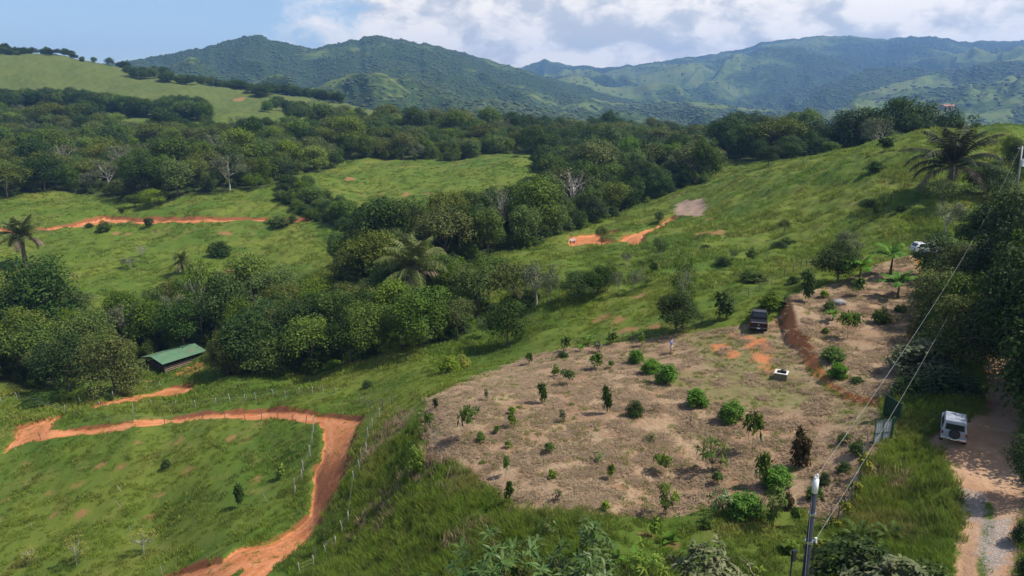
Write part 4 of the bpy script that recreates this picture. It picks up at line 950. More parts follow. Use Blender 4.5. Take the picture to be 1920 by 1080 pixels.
def hill_wood(key, n, size, thr, seed):
    H = HILLS[key]; r = np.random.default_rng(seed); nr, nc = H['Z'].shape; rows = H['rows'] + 1
    i = r.uniform(0, rows - 1.01, n * 4); j = r.uniform(0, nc - 1.01, n * 4); i0 = i.astype(int); j0 = j.astype(int); fi = i - i0; fj = j - j0
    g = lambda A: (A[i0, j0] * (1 - fi) + A[i0 + 1, j0] * fi) * (1 - fj) + (A[i0, j0 + 1] * (1 - fi) + A[i0 + 1, j0 + 1] * fi) * fj
    X, Y, Z, Fo = g(H['X']), g(H['Y']), g(H['Z']), g(H['F'])
    keep = (Fo + (r.random(len(X)) - 0.5) * 0.16 > thr) | (r.random(len(X)) < 0.035)
    X, Y, Z = X[keep][:n], Y[keep][:n], Z[keep][:n]
    s = size * (0.5 + 1.3 * r.random(len(X)) ** 2.2)
    scatter('hill_forest', np.c_[X, Y, Z - s * 0.18], np.c_[s, s, s * r.uniform(0.4, 0.7, len(X))], r.uniform(0, 6.28, len(X)), LUMPS, r.integers(0, 4, len(X)), 'woodland covering the ' + key.split('/')[1], 'forest')
for kk, n, sz, th in (('mountain/wooded twin', 40000, 5.8, 0.62), ('mountain/long blue', 40000, 8.2, 0.66), ('foothill/patchwork', 14000, 8.0, 0.62), ('foothill/low cone', 15000, 7.5, 0.56), ('foothill/dark wooded', 4000, 8.5, 0.45)):
    full = [k for k in HILLS if k.startswith(kk)][0]; hill_wood(full, n, sz, th, len(full))
# loose trees and hedges of the valley floor
def valley_trees(n=5000):
    r = np.random.default_rng(9); a = r.uniform(-0.95, 0.95, n * 3); Y = np.exp(r.uniform(math.log(640), math.log(2400), n * 3)); X = a * Y
    f = fbm(X / 120, Y / 120, 4, 91); keep = (f > 0.53) & ~((X < 60) & (Y < 950)) 
    X, Y = X[keep][:n], Y[keep][:n]
    Z = np.where(Y < 1280, land(X, np.minimum(Y, 1279)) , -42 + (fbm(X / 420, Y / 420, 4, 71) - 0.5) * 60)
    k = sstep(Y, 950, 1280); Z = np.where(Y < 1280, Z * (1 - k) + (-42 + (fbm(X / 420, Y / 420, 4, 71) - 0.5) * 60) * k, Z)
    s = r.uniform(8, 15, len(X))
    scatter('valley_woodland', np.c_[X, Y, Z - s * 0.15], np.c_[s, s, s * 0.85], r.uniform(0, 6.28, len(X)), LUMPS, r.integers(0, 4, len(X)), 'scattered woods on the valley floor', 'woodland')
valley_trees()
# ------------------------------------------------------------------ grass
def grass_mat(name, kind):
    m, t = new_mat(name); pos = t.node('ShaderNodeNewGeometry').outputs['Position']
    rnd = t.node('ShaderNodeObjectInfo').outputs['Random']; isl = t.node('ShaderNodeNewGeometry').outputs['Random Per Island']
    if kind == 'green':
        c = grass_nodes(t, pos)
        c = t.mix(t.math('MULTIPLY', t.ramp(isl, 0.88, 0.98), 0.8), c, rgb(0.25, 0.20, 0.085))
        c = t.mix(t.ramp(t.noise(pos, 0.30, 3, 0.6), 0.42, 0.62), c, t.mix(0.5, c, rgb(0.115, 0.180, 0.016)))
        val = t.ramp(rnd, 0, 1, 1.42, 2.1, False)
    else:
        c = t.mix(isl, rgb(0.26, 0.162, 0.092), rgb(0.47, 0.360, 0.218)); val = t.ramp(rnd, 0, 1, 0.65, 1.15, False)
    hs = t.node('ShaderNodeHueSaturation', i={'Hue': t.ramp(t.math('FRACT', t.math('MULTIPLY', rnd, 5.7)), 0, 1, 0.482, 0.505, False), 'Value': val, 'Color': c})
    b = t.node('ShaderNodeBsdfPrincipled', i={'Base Color': hs.outputs[0], 'Roughness': 0.6, 'Specular IOR Level': 0.2})
    tr = t.node('ShaderNodeBsdfTranslucent', i={0: hs.outputs[0]})
    mx = t.node('ShaderNodeMixShader', i={0: 0.42, 1: b.outputs[0], 2: tr.outputs[0]}); t.node('ShaderNodeOutputMaterial', i={0: mx.outputs[0]}); return m
GM, DM = grass_mat('grass_green', 'green'), grass_mat('grass_dry', 'dry')
def tuft(name, seed, mat, n=26, h=1.0, rad=0.35, wid=0.022, bend=0.5, flat=False):
    r = np.random.default_rng(seed); V, T, Q = [], [], []
    for k in range(n):
        a = r.uniform(0, 6.28); d = r.random() ** 0.5 * rad; p = np.array([math.cos(a) * d, math.sin(a) * d, 0]); ht = h * r.uniform(0.5, 1.1)
        b = r.uniform(0, 6.28); lean = np.array([math.cos(b), math.sin(b), 0]) * ht * bend * r.uniform(0.2, 1.1)
        if flat: lean = np.array([math.cos(b), math.sin(b), 0]) * ht; upv = np.array([0, 0, 1.0]) * r.uniform(0.02, 0.14); p[2] = r.uniform(0.01, 0.05)
        else: upv = np.array([0, 0, ht])
        c = r.uniform(0, 6.28); s = np.array([math.cos(c), math.sin(c), 0]) * wid * r.uniform(0.7, 1.3)
        if flat: s = np.array([-math.sin(b), math.cos(b), 0]) * wid
        m = p + upv * 0.55 + lean * 0.3; tip = p + upv * (0.95 if not flat else 0.5) + lean
        i = len(V); V.extend([p - s, p + s, m + s * 0.8, m - s * 0.8, tip]); Q.append((i, i + 1, i + 2, i + 3)); T.append((i + 3, i + 2, i + 4))
    return mesh_np(name, np.array(V), [np.array(Q), np.array(T)], mat)
TUFT_TALL = [tuft('grass_tall', s, GM, n=34, h=1.0, rad=0.36, wid=0.017, bend=0.65) for s in (1, 2, 3)]
TUFT_LOW = [tuft('grass_low', s, GM, n=26, h=0.42, rad=0.42, wid=0.024, bend=0.85) for s in (4, 5, 6)]
TUFT_FAR = [tuft('grass_far', s, GM, n=22, h=0.55, rad=0.75, wid=0.055, bend=0.9) for s in (7, 8)]
TUFT_DRY = [tuft('grass_dry', s, DM, n=22, h=0.5, rad=0.30, wid=0.018, bend=0.8) for s in (9, 10)]
LITTER = [tuft('straw', s, DM, n=16, h=0.38, rad=0.35, wid=0.020, flat=True) for s in (11, 12, 13)]
TALL = [PX((1600,960),(1625,890),(1665,835),(1700,812),(1740,836),(1780,875),(1798,915),(1805,973),(1790,1037),(1780,1120),(1530,1120),(1570,990)),
        PX((640,1120),(560,1065),(640,920),(668,800),(700,735),(790,745),(795,862),(870,884),(940,930),(955,958),(1100,965),(1150,1010),(1000,1060),(1000,1120)),
        PX((700,735),(870,705),(1000,660),(1140,640),(1140,632),(1000,650),(870,690),(720,715)),
        PX((1690,720),(1845,690),(1845,765),(1790,790),(1710,815),(1665,800),(1680,740))]
def sow(n, y0, y1, power, seed, amax=0.98):
    """points on the land, density falling with distance"""
    r = np.random.default_rng(seed); a = r.uniform(-amax, amax, n); q = r.random(n); e = 2 - power
    Y = (y0 ** e + (y1 ** e - y0 ** e) * q) ** (1 / e); return a * Y, Y, r
def zones(x, y): return dict(soil=soil_field(x, y), lot=np.maximum(sdist(x, y, LOT), sdist(x, y, UPPER)), track=sdist(x, y, TRACK), drive=sdist(x, y, DRIVE), wood=wood_field(x, y))
def open_mask(x, y, r, z, clear=0.15):
    k = r.normal(size=len(x)) * 0.22
    return (z['soil'] + k < -clear) & (z['lot'] + k < -0.1) & (z['track'] + k < -0.1) & (z['drive'] < 0)
def put_grass(name, x, y, sc, r, src, label, tilt=0.12, cat='grass'):
    zz = land(x, y) - 0.03
    rot = np.c_[r.normal(size=len(x)) * tilt, r.normal(size=len(x)) * tilt, r.uniform(0, 6.28, len(x))]
    scatter(name, np.c_[x, y, zz], sc, rot, src, r.integers(0, len(src), len(x)), label, cat)
x, y, r = sow(38000, 27, 62, 0.6, 101); ztall = smin_union(x, y, TALL); z = zones(x, y)
m = open_mask(x, y, r, z) & (ztall + r.normal(size=len(x)) * 0.8 > 0); x, y = x[m], y[m]
lum = fbm(x / 2.2, y / 2.2, 3, 61); put_grass('tall_grass', x, y, (0.36 + 0.66 * lum) * r.uniform(0.75, 1.2, len(x)), r, TUFT_TALL, 'tall bright grass around the edge of the dry lot')
x, y, r = sow(52000, 27, 105, 1.0, 102); ztall = smin_union(x, y, TALL); z = zones(x, y)
m = open_mask(x, y, r, z) & (z['wood'] < 1) & (fbm(x / 1.7, y / 1.7, 3, 62) > 0.40); x, y = x[m], y[m]
put_grass('pasture_grass', x, y, (0.28 + 0.95 * fbm(x / 2.6, y / 2.6, 3, 63)) * r.uniform(0.7, 1.25, len(x)), r, TUFT_LOW, 'tufted pasture grass on the nearer slopes')
x, y, r = sow(75000, 95, 340, 1.25, 103); z = zones(x, y)
m = open_mask(x, y, r, z) & (z['wood'] < 1) & (fbm(x / 4, y / 4, 3, 64) > 0.42); x, y = x[m], y[m]
put_grass('hill_grass', x, y, (0.25 + 1.2 * fbm(x / 5, y / 5, 3, 65)) * r.uniform(0.7, 1.25, len(x)), r, TUFT_FAR, 'rough grass on the hillside pastures')
# dry stalks on the bank and cut straw lying on the lot
x, y, r = sow(20000, 30, 75, 0.6, 104); sp = smin_union(x, y, STRAW_PATCH); z = zones(x, y)
m = (z['soil'] < -0.2) & (z['track'] < -0.2) & (sp + r.normal(size=len(x)) * 0.7 > 0) & (z['lot'] < 0.2); x, y = x[m], y[m]
put_grass('dry_grass', x, y, r.uniform(0.8, 1.8, len(x)), r, TUFT_DRY, 'dead straw-coloured grass on the bank below the lot')
x, y, r = sow(80000, 36, 92, 0.9, 105, 0.75); z = zones(x, y); lw = sdist(x, y, LAWN)
m = (z['lot'] + r.normal(size=len(x)) * 0.3 > 0) & (fbm(x / 1.3, y / 1.3, 3, 66) + 0.25 * (smin_union(x, y, STRAW_PATCH) > 0) - 0.12 * (lw > 0) > 0.48); x, y = x[m], y[m]
put_grass('straw_litter', x, y, r.uniform(0.6, 1.5, len(x)), r, LITTER, 'cut straw lying over the dry lot', tilt=0.05)
x, y, r = sow(16000, 36, 92, 0.9, 106, 0.75); z = zones(x, y); lw = sdist(x, y, LAWN)
m = (z['lot'] > 0) & (z['soil'] < 0) & (fbm(x / 1.6, y / 1.6, 3, 67) + 0.10 * (lw > 0) > 0.525); x, y = x[m], y[m]
put_grass('lot_weeds', x, y, r.uniform(0.25, 0.75, len(x)), r, TUFT_LOW, 'short weeds sprouting through the mown lot')
x, y, r = sow(1500, 28, 60, 0.6, 107); tg = sdist(x, y, TRACK_GRASS); x, y = x[tg > -0.2], y[tg > -0.2]
put_grass('verge_grass', x, y, r.uniform(0.3, 0.7, len(x)), r, TUFT_LOW, 'grass strip between the wheel ruts of the track')
x, y, r = sow(26000, 44, 112, 0.9, 108); rd = road_field(x, y)
m = (rd > -0.1) & (rd < 3.9) & (fbm(x / 1.1, y / 1.1, 3, 69) + 0.10 * (rd > 1.2) > 0.66); x, y = x[m], y[m]
put_grass('road_weeds', x, y, r.uniform(0.2, 0.55, len(x)), r, TUFT_LOW, 'weeds growing on the red dirt road')
# ------------------------------------------------------------------ single plants, read off the photograph
TILE = {3: (0, 360), 4: (640, 360), 5: (1280, 360), 6: (0, 720), 7: (640, 720), 8: (1280, 720)}
def put(tile, zx, zy, top, wd, key, name, label, cat, group=None, **kw):
    """positions noted in three-fold enlargements of the photograph"""
    ox, oy = TILE[tile]
    return plant(ox + zx / 3, oy + zy / 3, (zy - top) / 3, wd / 3, key, name, label, cat, group, **kw)
SAP = 'young trees planted over the dry lot'
BU = 'clipped round shrubs on the lot'
for a in [
 (7,530,135,72,32,'sap_dark','sapling','small dark upright sapling at the upper left corner of the lot','sapling',SAP),
 (7,497,265,150,52,'sap_top','sapling','thin-stemmed sapling tufted on top at the left rim of the lot','sapling',SAP),
 (7,820,88,22,40,'sap_thin','sapling','faint grey-leaved sapling at the upper edge of the pale straw','sapling',SAP),
 (7,708,310,118,92,'sap_top','sapling','tallest bare-stemmed sapling with flat leaf tuft on pale straw','sapling',SAP),
 (7,760,190,108,62,'sap_thin','sapling','grey-green bushy sapling right behind the bare-stemmed one','sapling',SAP),
 (7,963,165,118,50,'sap_lime','sapling','yellow-green sapling tuft above a darker twin','sapling',SAP),
 (7,963,236,160,50,'sap_mid','sapling','mid-green sapling just below the yellow-green tuft','sapling',SAP),
 (7,872,276,226,40,'sap_mid','sapling','tiny sapling left of the paired tufts','sapling',SAP),
 (7,782,316,252,56,'bush_mid','shrub','small rounded shrub at the foot of the bare-stemmed sapling','shrub',SAP),
 (7,943,352,303,42,'sap_lime','sapling','yellow-green seedling in a ring of red soil','sapling',SAP),
 (7,1165,378,322,66,'sap_mid','sapling','low leafy seedling with dark shadow in mid lot','sapling',SAP),
 (7,925,512,394,42,'sap_mid','sapling','slim upright sapling near the lower left rim','sapling',SAP),
 (7,1180,522,472,52,'sap_lime','sapling','yellow-green seedling on reddish soil near the lower rim','sapling',SAP),
 (7,940,690,538,50,'sap_mid','sapling','tall slim sapling at the lowest left corner of the lot','sapling',SAP),
 (7,1225,648,572,66,'sap_thin','sapling','loose pale sapling over the green tuft of the lower rim','sapling',SAP),
 (7,1485,707,648,56,'sap_lime','sapling','bright seedling on the lower rim of the lot','sapling',SAP),
 (7,1435,428,362,82,'whorl_small','shrub','bright green rounded seedling in the middle of the lot','shrub',SAP),
 (7,1515,532,443,46,'sap_mid','sapling','slim sapling with a detached shadow in the lower middle','sapling',SAP),
 (7,1800,502,384,92,'sap_top','sapling','feathery flat-topped sapling in the lower middle of the lot','sapling',SAP),
 (7,1740,318,258,70,'whorl_small','shrub','leafy bright seedling beside a bare stake','shrub',SAP),
 (7,1490,158,4,62,'sap_dark','sapling','dark pointed sapling standing alone in the upper lot','sapling',SAP),
 (7,1130,102,-14,54,'sap_dark','sapling','dark sapling with a long shadow in the upper lot','sapling',SAP),
 (7,1250,207,138,60,'sap_thin','sapling','grey thin sapling between two dark saplings','sapling',SAP),
 (7,1650,172,74,104,'bush_dark','shrub','dark bushy shrub next to a dry twiggy one','shrub',SAP),
 (7,1760,150,80,80,'sap_bare','sapling','dry leafless twiggy plant beside the dark bushy shrub','sapling',SAP),
 (7,1400,310,268,50,'sap_bare','sapling','withered little plant in mid lot','sapling',SAP),
 (7,1825,750,525,140,'whorl_droop','sapling','young tree with hanging leaves at the lower rim of the lot','sapling',SAP),
 (7,1170,845,728,106,'whorl_small','sapling','leafy sapling in the grass below the lower rim','sapling'),
 (7,1450,915,822,70,'palm_young','sapling','small palm-like seedling beside an orange bloom','sapling'),
 (7,1548,978,908,80,'palm_young','sapling','small palm-like seedling above the foreground foliage','sapling'),
 (7,1675,1050,906,112,'palm_young','sapling','young blue-green palm at the bottom of the picture','sapling'),
 (7,1760,852,735,60,'sap_lime','sapling','bright sapling over a patch of bare earth','sapling'),
 (7,1855,888,803,100,'palm_young','sapling','low palm seedling on a dug earth mound','sapling'),
 (7,425,495,318,112,'bush_lime','shrub','yellow-green shrub on the left bank of the lot','shrub'),
 (7,545,480,432,50,'bush_mid','shrub','small green shrub on the rim left of the straw','shrub'),
 (8,75,118,8,138,'bush_bright','shrub','dark-shadowed round shrub, fourth in the clipped row','shrub',BU),
 (8,270,203,78,150,'bush_bright','shrub','lowest round shrub of the clipped row','shrub',BU),
 (8,390,378,145,98,'sap_top','sapling','thin tall sapling tied to a stake below the clipped row','sapling',SAP),
 (8,165,487,285,180,'whorl_droop','sapling','sapling of three drooping leaf lobes right of mid lot','sapling',SAP),
 (8,660,467,252,118,'bush_red','shrub','reddish-brown columnar shrub below the lawn','shrub',SAP),
 (8,445,582,385,88,'sap_mid','sapling','thin sapling leaning over a round light shrub','sapling',SAP),
 (8,525,584,443,170,'bush_bright','shrub','light round shrub behind the compound-leaved young tree','shrub',SAP),
 (8,910,322,263,82,'bush_mid','shrub','small flat shrub beside the gate corner','shrub',SAP),
 (8,985,390,298,98,'bush_mid','shrub','leafy shrub at the foot of the pale gate leaf','shrub',SAP),
 (8,905,492,420,80,'bush_dark','shrub','little dark shrub between gate and power pole','shrub',SAP),
 (8,790,575,473,66,'bush_dark','sapling','small dark tree showing beside the pole top','sapling',SAP),
 (8,740,643,558,110,'bush_mid','shrub','pale leafy shrub behind the pole','shrub',SAP),
 (8,200,735,543,160,'whorl_small','sapling','leafy young tree on a pale stem at the lower rim','sapling',SAP),
 (8,340,744,602,212,'bush_bright','shrub','wide bright dome shrub on the lower rim','shrub'),
 (8,505,812,558,160,'whorl_droop','sapling','young tree with long compound leaves and a lime top','sapling'),
 (8,590,702,608,76,'bush_red','shrub','brownish small shrub right of the compound-leaved young tree','shrub'),
 (8,190,558,484,66,'sap_mid','sapling','small sapling over the leafy young tree','sapling',SAP),
 (8,25,274,143,56,'sap_bare','sapling','brown withered sapling left of the drooping one','sapling',SAP),
 (8,135,808,733,66,'bush_mid','shrub','small plant in a weeded ring of earth','shrub'),
 (8,635,805,700,60,'sap_mid','sapling','slim sapling left of the power pole','sapling'),
 (8,600,940,838,160,'broadleaf_herb','plant','big-leaved herb beside the power pole','plant'),
 (8,1010,525,388,66,'sap_yellow','plant','topmost yellow-leaved plant of the fence row','plant','yellow plants along the fence'),
 (8,1045,505,450,60,'sap_yellow','plant','second yellow-leaved plant of the fence row','plant','yellow plants along the fence'),
 (8,965,640,545,66,'sap_yellow','plant','third yellow-leaved plant of the fence row','plant','yellow plants along the fence'),
 (8,905,745,655,62,'sap_yellow','plant','fourth yellow-leaved plant of the fence row','plant','yellow plants along the fence'),
 (8,855,805,762,60,'sap_yellow','plant','fifth yellow-leaved plant of the fence row','plant','yellow plants along the fence'),
 (8,785,945,868,90,'sap_yellow','plant','lowest yellow-leaved plant right of the pole','plant','yellow plants along the fence'),
 (4,1655,957,873,96,'bush_bright','shrub','uppermost round shrub of the clipped row','shrub',BU),
 (4,1740,1013,928,116,'bush_bright','shrub','second round shrub of the clipped row','shrub',BU),
 (4,1825,1068,953,138,'bush_bright','shrub','third round shrub of the clipped row','shrub',BU),
 (4,1270,1078,993,78,'sap_top','sapling','spreading seedling in the upper left of the lot','sapling',SAP),
 (4,1440,992,908,86,'sap_mid','sapling','bushy seedling in the upper part of the lot','sapling',SAP),
 (4,1200,1032,963,52,'sap_lime','sapling','lime seedling near the upper rim','sapling',SAP),
 (4,1515,987,943,40,'sap_mid','sapling','tiny seedling right of the bushy one','sapling',SAP),
 (4,1345,892,838,60,'banana','banana_plant','small banana shoot on the upper rim','plant'),
 (4,1390,858,773,70,'banana_b','banana_plant','taller banana shoot on the upper rim','plant'),
 (4,1265,892,818,66,'sap_mid','sapling','leafy sapling on the upper rim left of the banana shoots','sapling'),
 (4,1450,896,838,76,'sap_thin','sapling','grey sapling on the upper rim right of the banana shoots','sapling'),
 (4,1250,924,890,70,'bush_dark','shrub','dark twiggy clump on the upper left rim','shrub'),
 (4,1695,863,798,44,'sap_lime','sapling','lime sapling on the rim near the standing person','sapling'),
 (4,1520,853,788,62,'sap_mid','sapling','sapling at the fence right of the grey one','sapling'),
 (4,1060,962,905,50,'sap_mid','sapling','low plant where the rim meets the tall grass','sapling'),
 (4,600,1016,905,150,'bush_lime','shrub','yellowish shrub in the pasture left of the lot','shrub'),
 (4,680,994,915,110,'bush_yellow','shrub','yellow-leaved shrub next to the yellowish one','shrub'),
 (4,145,1086,1035,60,'bush_dark','shrub','small dark bush on the ridge above the red road','shrub'),
 (4,845,423,358,68,'close_dark','broadleaf_tree','small lone tree on the pasture below the red pad','tree'),
 (4,1800,378,240,120,'loose_mid','broadleaf_tree','thin-trunked small tree below the dirt track','tree'),
 (4,1790,152,78,70,'round_mid','broadleaf_tree','small tree beside the grey drive','tree'),
 (4,1755,470,408,54,'round_dark','broadleaf_tree','dark small tree on the slope behind the big airy tree','tree'),
 (4,1465,320,195,90,'umbrella_olive','broadleaf_tree','small umbrella tree in front of the red pad','tree'),
 (4,1610,400,330,70,'loose_grey','broadleaf_tree','faint greyish tree under the dirt track','tree'),
 (4,960,610,445,150,'loose_yellow','broadleaf_tree','yellow-leaved airy tree with white limbs','tree'),
 (4,1010,640,500,130,'loose_yellow','broadleaf_tree','yellow-leaved bush-like tree beside the airy one','tree'),
 (4,780,600,490,90,'loose_yellow','broadleaf_tree','pale yellow-green tree at the wood edge','tree'),
 (4,1165,640,475,120,'loose_grey','broadleaf_tree','pale bare-limbed tree left of the dark thicket','tree'),
 (4,1330,615,455,220,'close_dark','broadleaf_tree','dark rounded tree of the thicket on the slope','tree'),
 (4,1440,590,430,190,'close_dark','broadleaf_tree','taller dark tree of the thicket on the slope','tree'),
 (4,1500,575,400,120,'loose_mid','broadleaf_tree','airy tree at the right end of the thicket','tree'),
 (4,1560,585,440,90,'loose_grey','broadleaf_tree','white-stemmed tree beside the thicket','tree'),
 (4,1640,560,430,120,'loose_grey','broadleaf_tree','thin white-stemmed tree right of the thicket','tree'),
 (4,1720,530,470,90,'loose_mid','broadleaf_tree','small airy tree behind the big airy tree','tree'),
 (4,935,860,598,262,'close_dark','broadleaf_tree','dense dark round tree casting a black shadow','tree'),
 (4,795,825,700,110,'loose_mid','broadleaf_tree','thin leaning tree left of the dense dark one','tree'),
 (4,1880,790,560,260,'close_dark','broadleaf_tree','dark lower crown of the big tree above the person','tree'),
 (4,1915,780,345,240,'sparse_mid','broadleaf_tree','tall airy tree at the upper rim near the person','tree'),
 (5,570,243,153,74,'umbrella_olive','broadleaf_tree','little umbrella-shaped tree on the right slope','tree'),
 (5,225,728,580,118,'sap_dark','broadleaf_tree','dark conical shrub left of the black pickup','tree'),
 (5,500,642,535,140,'bush_mid','shrub','leafy shrub behind the black pickup','shrub'),
 (5,600,615,545,110,'bush_dark','shrub','dark shrub right behind the pickup','shrub'),
 (5,700,645,488,70,'sap_dark','sapling','dark slender tree at the corner of the upper terrace','sapling'),
 (5,820,683,612,70,'bush_mid','shrub','bush at the foot of the rock on the terrace','shrub'),
 (5,840,748,662,96,'banana','banana_plant','bright little banana plant on the terrace','plant'),
 (5,1115,748,652,108,'bush_mid','shrub','cup-shaped shrub in the middle of the terrace','shrub'),
 (5,925,835,688,100,'sap_top','sapling','thin sapling on the terrace above the cut bank','sapling'),
 (5,835,965,880,140,'bush_mid','shrub','shrub on top of the red cut bank','shrub'),
 (5,872,1050,968,120,'bush_bright','shrub','bright shrub below the one on the cut bank','shrub'),
 (5,985,593,498,80,'sap_mid','sapling','sapling under the left banana plant','sapling'),
 (5,795,610,565,60,'sap_lime','sapling','lime seedling at the upper edge of the terrace','sapling'),
 (5,800,805,770,44,'bush_mid','shrub','small weed clump left on the terrace','shrub'),
 (5,1225,690,640,70,'bush_mid','shrub','small shrub at the right edge of the terrace','shrub'),
 (5,985,1075,1040,90,'bush_dark','shrub','low bush beside the lawn under the terrace','shrub'),
 (5,990,515,330,0,'banana','banana_plant','left banana plant at the top of the terrace','plant'),
 (5,1165,475,262,0,'banana_b','banana_plant','tall middle banana plant at the top of the terrace','plant'),
 (5,1205,605,410,0,'banana','banana_plant','slim banana plant standing lower on the terrace','plant'),
 (5,870,505,285,270,'close_dark','broadleaf_tree','dark round tree at the top left of the terrace','tree'),
 (5,940,400,215,180,'loose_grey','broadleaf_tree','greyish airy tree behind the dark terrace tree','tree'),
 (5,1330,1010,815,300,'bush_pale','shrub','pale-leaved wide shrub beside the shady track','shrub'),
 (5,1440,500,240,330,'close_dark','broadleaf_tree','dark tree with brownish top above the white car','tree'),
 (5,1430,760,420,340,'close_olive','broadleaf_tree','leafy tree overhanging the right edge of the terrace','tree'),
 (5,1600,820,430,420,'big_mid','broadleaf_tree','big dark tree between terrace and track','tree'),
 (5,1700,540,330,300,'big_mid','broadleaf_tree','big tree on the slope above the shaded track','tree'),
 (5,1475,235,60,210,'loose_grey','broadleaf_tree','tall thin tree with white trunk below the dark palm','tree'),
 (5,1140,142,15,74,'loose_mid','broadleaf_tree','small airy tree on the upper right slope','tree'),
 (5,1085,165,60,54,'round_mid','broadleaf_tree','small dark tree next to the airy one on the slope','tree'),
 (5,1220,128,78,64,'bush_dark','shrub','dark bush on the upper right slope','shrub'),
 (5,1050,100,40,120,'bush_dark','shrub','low dark scrub on the brow of the slope','shrub'),
 (5,230,415,370,100,'bush_dark','shrub','dark low bush on the pasture above the pickup','shrub'),
 (5,285,398,328,80,'loose_mid','broadleaf_tree','airy little tree on the pasture above the pickup','tree'),
 (5,390,372,308,70,'bush_mid','shrub','mid-green bush on the pasture slope','shrub'),
 (5,540,330,290,90,'bush_dark','shrub','dark bush below the umbrella-shaped tree','shrub'),
 (5,590,300,255,110,'bush_olive' if 'bush_olive' in SPEC else 'bush_mid','shrub','wide bush below the umbrella-shaped tree','shrub'),
 (5,390,505,430,150,'bush_mid','shrub','grey-green clump on the slope by the fence','shrub'),
 (5,620,515,470,80,'bush_dark','shrub','dark clump at the fence line','shrub'),
 (5,700,480,430,80,'bush_mid','shrub','green clump left of the dark terrace tree','shrub'),
 (5,130,315,288,70,'bush_dark','shrub','small dark bush near the bare earth patch','shrub'),
 (8,1905,860,730,120,'bush_dark','shrub','dark shrub hanging over the right side of the track','shrub'),
 (8,1935,1080,930,120,'bush_dark','shrub','dark shrub at the lower right corner','shrub'),
 (3,150,430,105,0,'palm_tall','palm_tree','tall palm with upswept fronds over a dark tree','palm'),
 (3,1030,470,315,0,'palm_low','palm_tree','small palm half hidden in the gully wood','palm'),
 (4,420,630,205,0,'palm_low','palm_tree','large palm with hanging fronds in the gully','palm'),
 (5,1500,-5,-375,0,'palm_dark','palm_tree','big dark palm on the right hillside','palm'),
 (3,585,222,160,80,'bush_mid','shrub','bush at the widest part of the far red cut','shrub'),
 (3,505,203,175,50,'bush_dark','shrub','low dark bush beside the far red cut','shrub'),
 (3,838,192,145,54,'sap_dark','shrub','dark bush standing on the far red cut','shrub'),
 (3,685,122,92,32,'sap_dark','sapling','tiny lone tree above the far red cut','sapling'),
 (3,1235,358,270,130,'bush_dark','shrub','dark-shadowed round bush on the far pasture','shrub'),
 (3,735,418,355,110,'loose_grey','broadleaf_tree','sprawling dark shrub on the far pasture','tree'),
 (3,800,372,305,90,'bare','broadleaf_tree','leafless grey shrub on the far pasture','tree'),
 (3,1575,190,130,110,'bush_mid','shrub','bush at the right end of the far red cut','shrub'),
 (3,1560,150,95,120,'bush_lime','shrub','lighter bush behind the right end of the far cut','shrub'),
 (3,1645,165,120,60,'bush_dark','shrub','dark bush on the red cut next to the wood','shrub'),
 (3,865,88,-20,150,'round_lime','broadleaf_tree','light tree standing out from the far forest edge','tree'),
 (3,760,85,10,120,'round_mid','broadleaf_tree','bushy tree left of the light one at the forest edge','tree'),
 (6,430,1005,820,150,'loose_yellow','sapling','yellow-green sapling at the bottom left, nearest the corner tuft','sapling'),
 (6,165,1000,890,120,'loose_yellow','sapling','faint yellow-green sapling in the bottom left corner','sapling'),
 (6,810,955,785,170,'loose_yellow','sapling','spreading yellow-green sapling left of the road bend','sapling'),
 (6,935,480,415,50,'bush_dark','shrub','small dark plant in the middle of the grassy bowl','shrub'),
 (6,1350,690,560,54,'sap_dark','sapling','dark-headed sapling inside the road loop','sapling'),
 (6,1575,520,440,60,'sap_lime','sapling','pale sapling near the fence of the road loop','sapling'),
 (6,230,105,65,220,'bush_dark','shrub','long low dark bush above the left road','shrub'),
 (6,612,84,55,60,'bush_dark','shrub','dark bush beside the upper red road','shrub'),
 (6,390,84,62,44,'bush_dark','shrub','small dark bush left on the upper pasture','shrub'),
 (6,1830,960,740,110,'loose_mid','sapling','first feathery sapling right of the road bend','sapling'),
 (6,1880,860,700,100,'loose_mid','sapling','second feathery sapling right of the road bend','sapling'),
]: put(*a[:9], a[9] if len(a) > 9 else None)

# trees that stand out of the gully wood, big ones at the frame's sides, those behind the crest
plant(75,640,165,160,'big_dark','broadleaf_tree','big dark tree under the tall palm at the left side','tree')
plant(20,650,120,110,'big_dark','broadleaf_tree','dark tree at the left frame edge below the palm','tree')
plant(50,690,120,112,'close_olive','broadleaf_tree','rounded olive tree at the left with grey limbs showing','tree')
plant(215,735,125,118,'close_olive','broadleaf_tree','bright leafy tree just left of the shed','tree')
plant(130,735,110,105,'close_dark','broadleaf_tree','dark leafy tree left of the bright one by the shed','tree')
plant(428,706,92,80,'close_olive','broadleaf_tree','leafy tree at the right wall of the shed','tree')
plant(515,700,85,118,'big_mid','broadleaf_tree','broad low tree right of the shed','tree')
plant(600,690,40,60,'bush_mid','shrub','bushy shrub at the edge of the wood right of the shed','shrub')
plant(690,672,110,100,'big_mid','broadleaf_tree','large leafy tree where the wood meets the pasture','tree')
plant(790,655,120,130,'big_mid','broadleaf_tree','large spreading tree with a deep shadow beneath','tree')
plant(755,490,120,140,'big_dark','broadleaf_tree','massive greyish dark tree above the palm','tree')
plant(380,640,150,95,'sparse_mid','broadleaf_tree','tall airy tree rising above the shed','tree')
